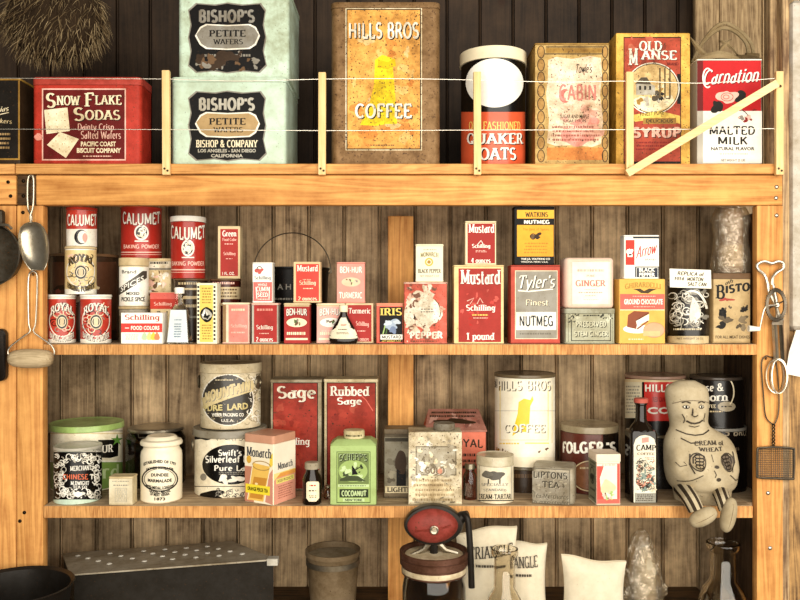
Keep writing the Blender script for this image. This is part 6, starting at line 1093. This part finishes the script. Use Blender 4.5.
for k in range(n):
    a_ = 2*pi*k/n; t_ = 1+(.07 if k % 4 < 2 else 0); ringo.append((a_, t_))
sq = .72
m.rings([[cg+Vector((Rg*q*t_*cos(a_)*sq if q > .9 else Rg*q*cos(a_)*sq, y+cos(a_)*.006, Rg*q*(t_ if q > .9 else 1)*sin(a_))) for a_, t_ in ringo] for q, y in ((.80, 0), (1.0, 0), (1.0, -.004), (.80, -.004), (.80, 0))], DK, True, False, False)
for a_ in (.3, 1.87, 3.44, 5.0): m.tube([cg, cg+Vector((Rg*.88*cos(a_)*sq, cos(a_)*.006-.001, Rg*.88*sin(a_)))], .0016, DK, 6)
m.rings([[cg+Vector((.006*k*cos(2*pi*j/16), y, .006*k*sin(2*pi*j/16))) for j in range(16)] for y, k in ((.002, 1), (-.006, 1), (-.008, .6))], WR); m.build('gear_wheel', eb)
m = MB(); m.tube(smooth([cg+Vector((0, -.008, 0)), h3(768, 306, -.030, o), h3(764.5, 309, -.031, o), h3(762, 318, -.031, o), h3(760, 328, -.032, o)], 6), .0019, WR, 8); cr = m.build('crank', eb)
m = MB(); m.tube([h3(759.5, 329, -.034, o), h3(755, 328.8, -.034, o), h3(748.5, 328.5, -.034, o)], [.0042, .0050, .0062], paint('W', .1, .3), 16); m.build('crank_knob', cr)
m = MB(); m.rings([[h3(xa, py, y, o) for xa, y in ((772, -.010), (783, -.010), (783, -.017), (772, -.017))] for py in (325, 317.5)], DK)
m.tube([h3(777, 318, -.013, o), h3(776.5, 300, -.012, o), h3(773, 284, -.012, o)], .003, WR, 8); m.build('frame', eb)
m = MB(); m.rings([[h3(xa+2*(py-322)/38, py, y, o) for xa, y in ((771.5, -.010), (774, -.015), (777, -.010), (774, -.007))] for py in (323, 340, 361)], WR); m.rings([[h3(xa+2*(py-322)/38, py, y, o) for xa, y in ((778.5, -.010), (780.5, -.013), (782.5, -.010), (780.5, -.007))] for py in (323, 340, 361)], DK); m.build('shaft', eb)
for ph, w1, dx in ((0, 10.5, 0), (1.2, 8.5, 4), (2.2, 6, 2)):
    m = MB(); pts = []
    for k in range(25):
        t_ = k/24; ang = pi*2*t_; px = 776+dx*.6+w1*sin(ang); py = 376-17*cos(ang); pts.append(h3(px, py, -.014-.010*cos(ph)*sin(ang), o))
    P = pts; R = []
    for i, p in enumerate(P):
        t_ = (P[(i+1) % 24]-P[i-1 if i else 23]).normalized(); q_ = t_.cross(Vector((0, 1, 0))).normalized()
        R.append([p+Vector((0, -.0032, 0))+q_*.0011, p+Vector((0, .0026, 0))+q_*.0011, p+Vector((0, .0026, 0))-q_*.0011, p+Vector((0, -.0032, 0))-q_*.0011])
    m.rings(R, WR, True, False, False); m.build('beater_blade', eb)
# wire masher with mesh pad
o = (PX(774, -.006), -.006, PZ(462, -.006)); ms = thing('wire_strainer', 'wire strainer with small square mesh on a twisted handle below the beater', 'strainer', o)
m = MB(); DW = metal('5a5146', .4, .5)
m.tube(smooth([h3(774, 425, -.005, o), h3(766, 417, -.004, o), h3(763.5, 395, -.004, o), h3(761.5, 365, -.004, o), h3(765, 356.5, -.005, o), h3(770, 357, -.005, o), h3(776, 362, -.004, o), h3(779, 395, -.004, o), h3(778, 415, -.004, o), h3(774, 425, -.005, o)], 7), .0013, DW, 8)
for ph in (0, pi): m.tube([h3(773.5+1.3*sin(k*.9+ph), 424+k, -.006-.0022*cos(k*.9+ph), o) for k in range(25)], .0013, DW, 8)
m.build('handle', ms)
hook(ms, o, 766, 359, 0)
m = MB(); m.tube(smooth([h3(x, y, -.008, o) for x, y in ((759, 448), (775, 447.2), (792.5, 448.5), (794, 452), (793.5, 476), (792, 479), (775, 478.5), (759, 477.6), (757, 474), (757.3, 451), (759, 448))], 5), .0022, DW, 8); m.build('rim', ms)
m = MB()
for k in range(19): m.tube([h3(758.5+k*1.9, 448, -.0075, o), h3(758.5+k*1.9, 478, -.0075, o)], .00055, DW, 5)
for k in range(16): m.tube([h3(757.5, 449.5+k*1.85, -.0085, o), h3(793.5, 449.5+k*1.85, -.0085, o)], .00055, DW, 5)
m.build('mesh', ms)
# torn card pinned on the white board
m = MB(); tc_ = [(786.5, 374), (800+6, 378), (806, 330), (797, 330), (790, 352)]
m.rings([[Vector((PX(x, -.012), y, PZ(yy, -.012)))-Vector((PX(796, -.012), 0, PZ(355, -.012))) for x, yy in tc_] for y in (-.0085, -.0079)], paint('f0ebe0', .2, .7))
o = m.build('paper_scrap', loc=(PX(796, -.012), 0, PZ(355, -.012))); tag(o, 'torn white paper scrap pinned beside the egg beater blades', 'paper')
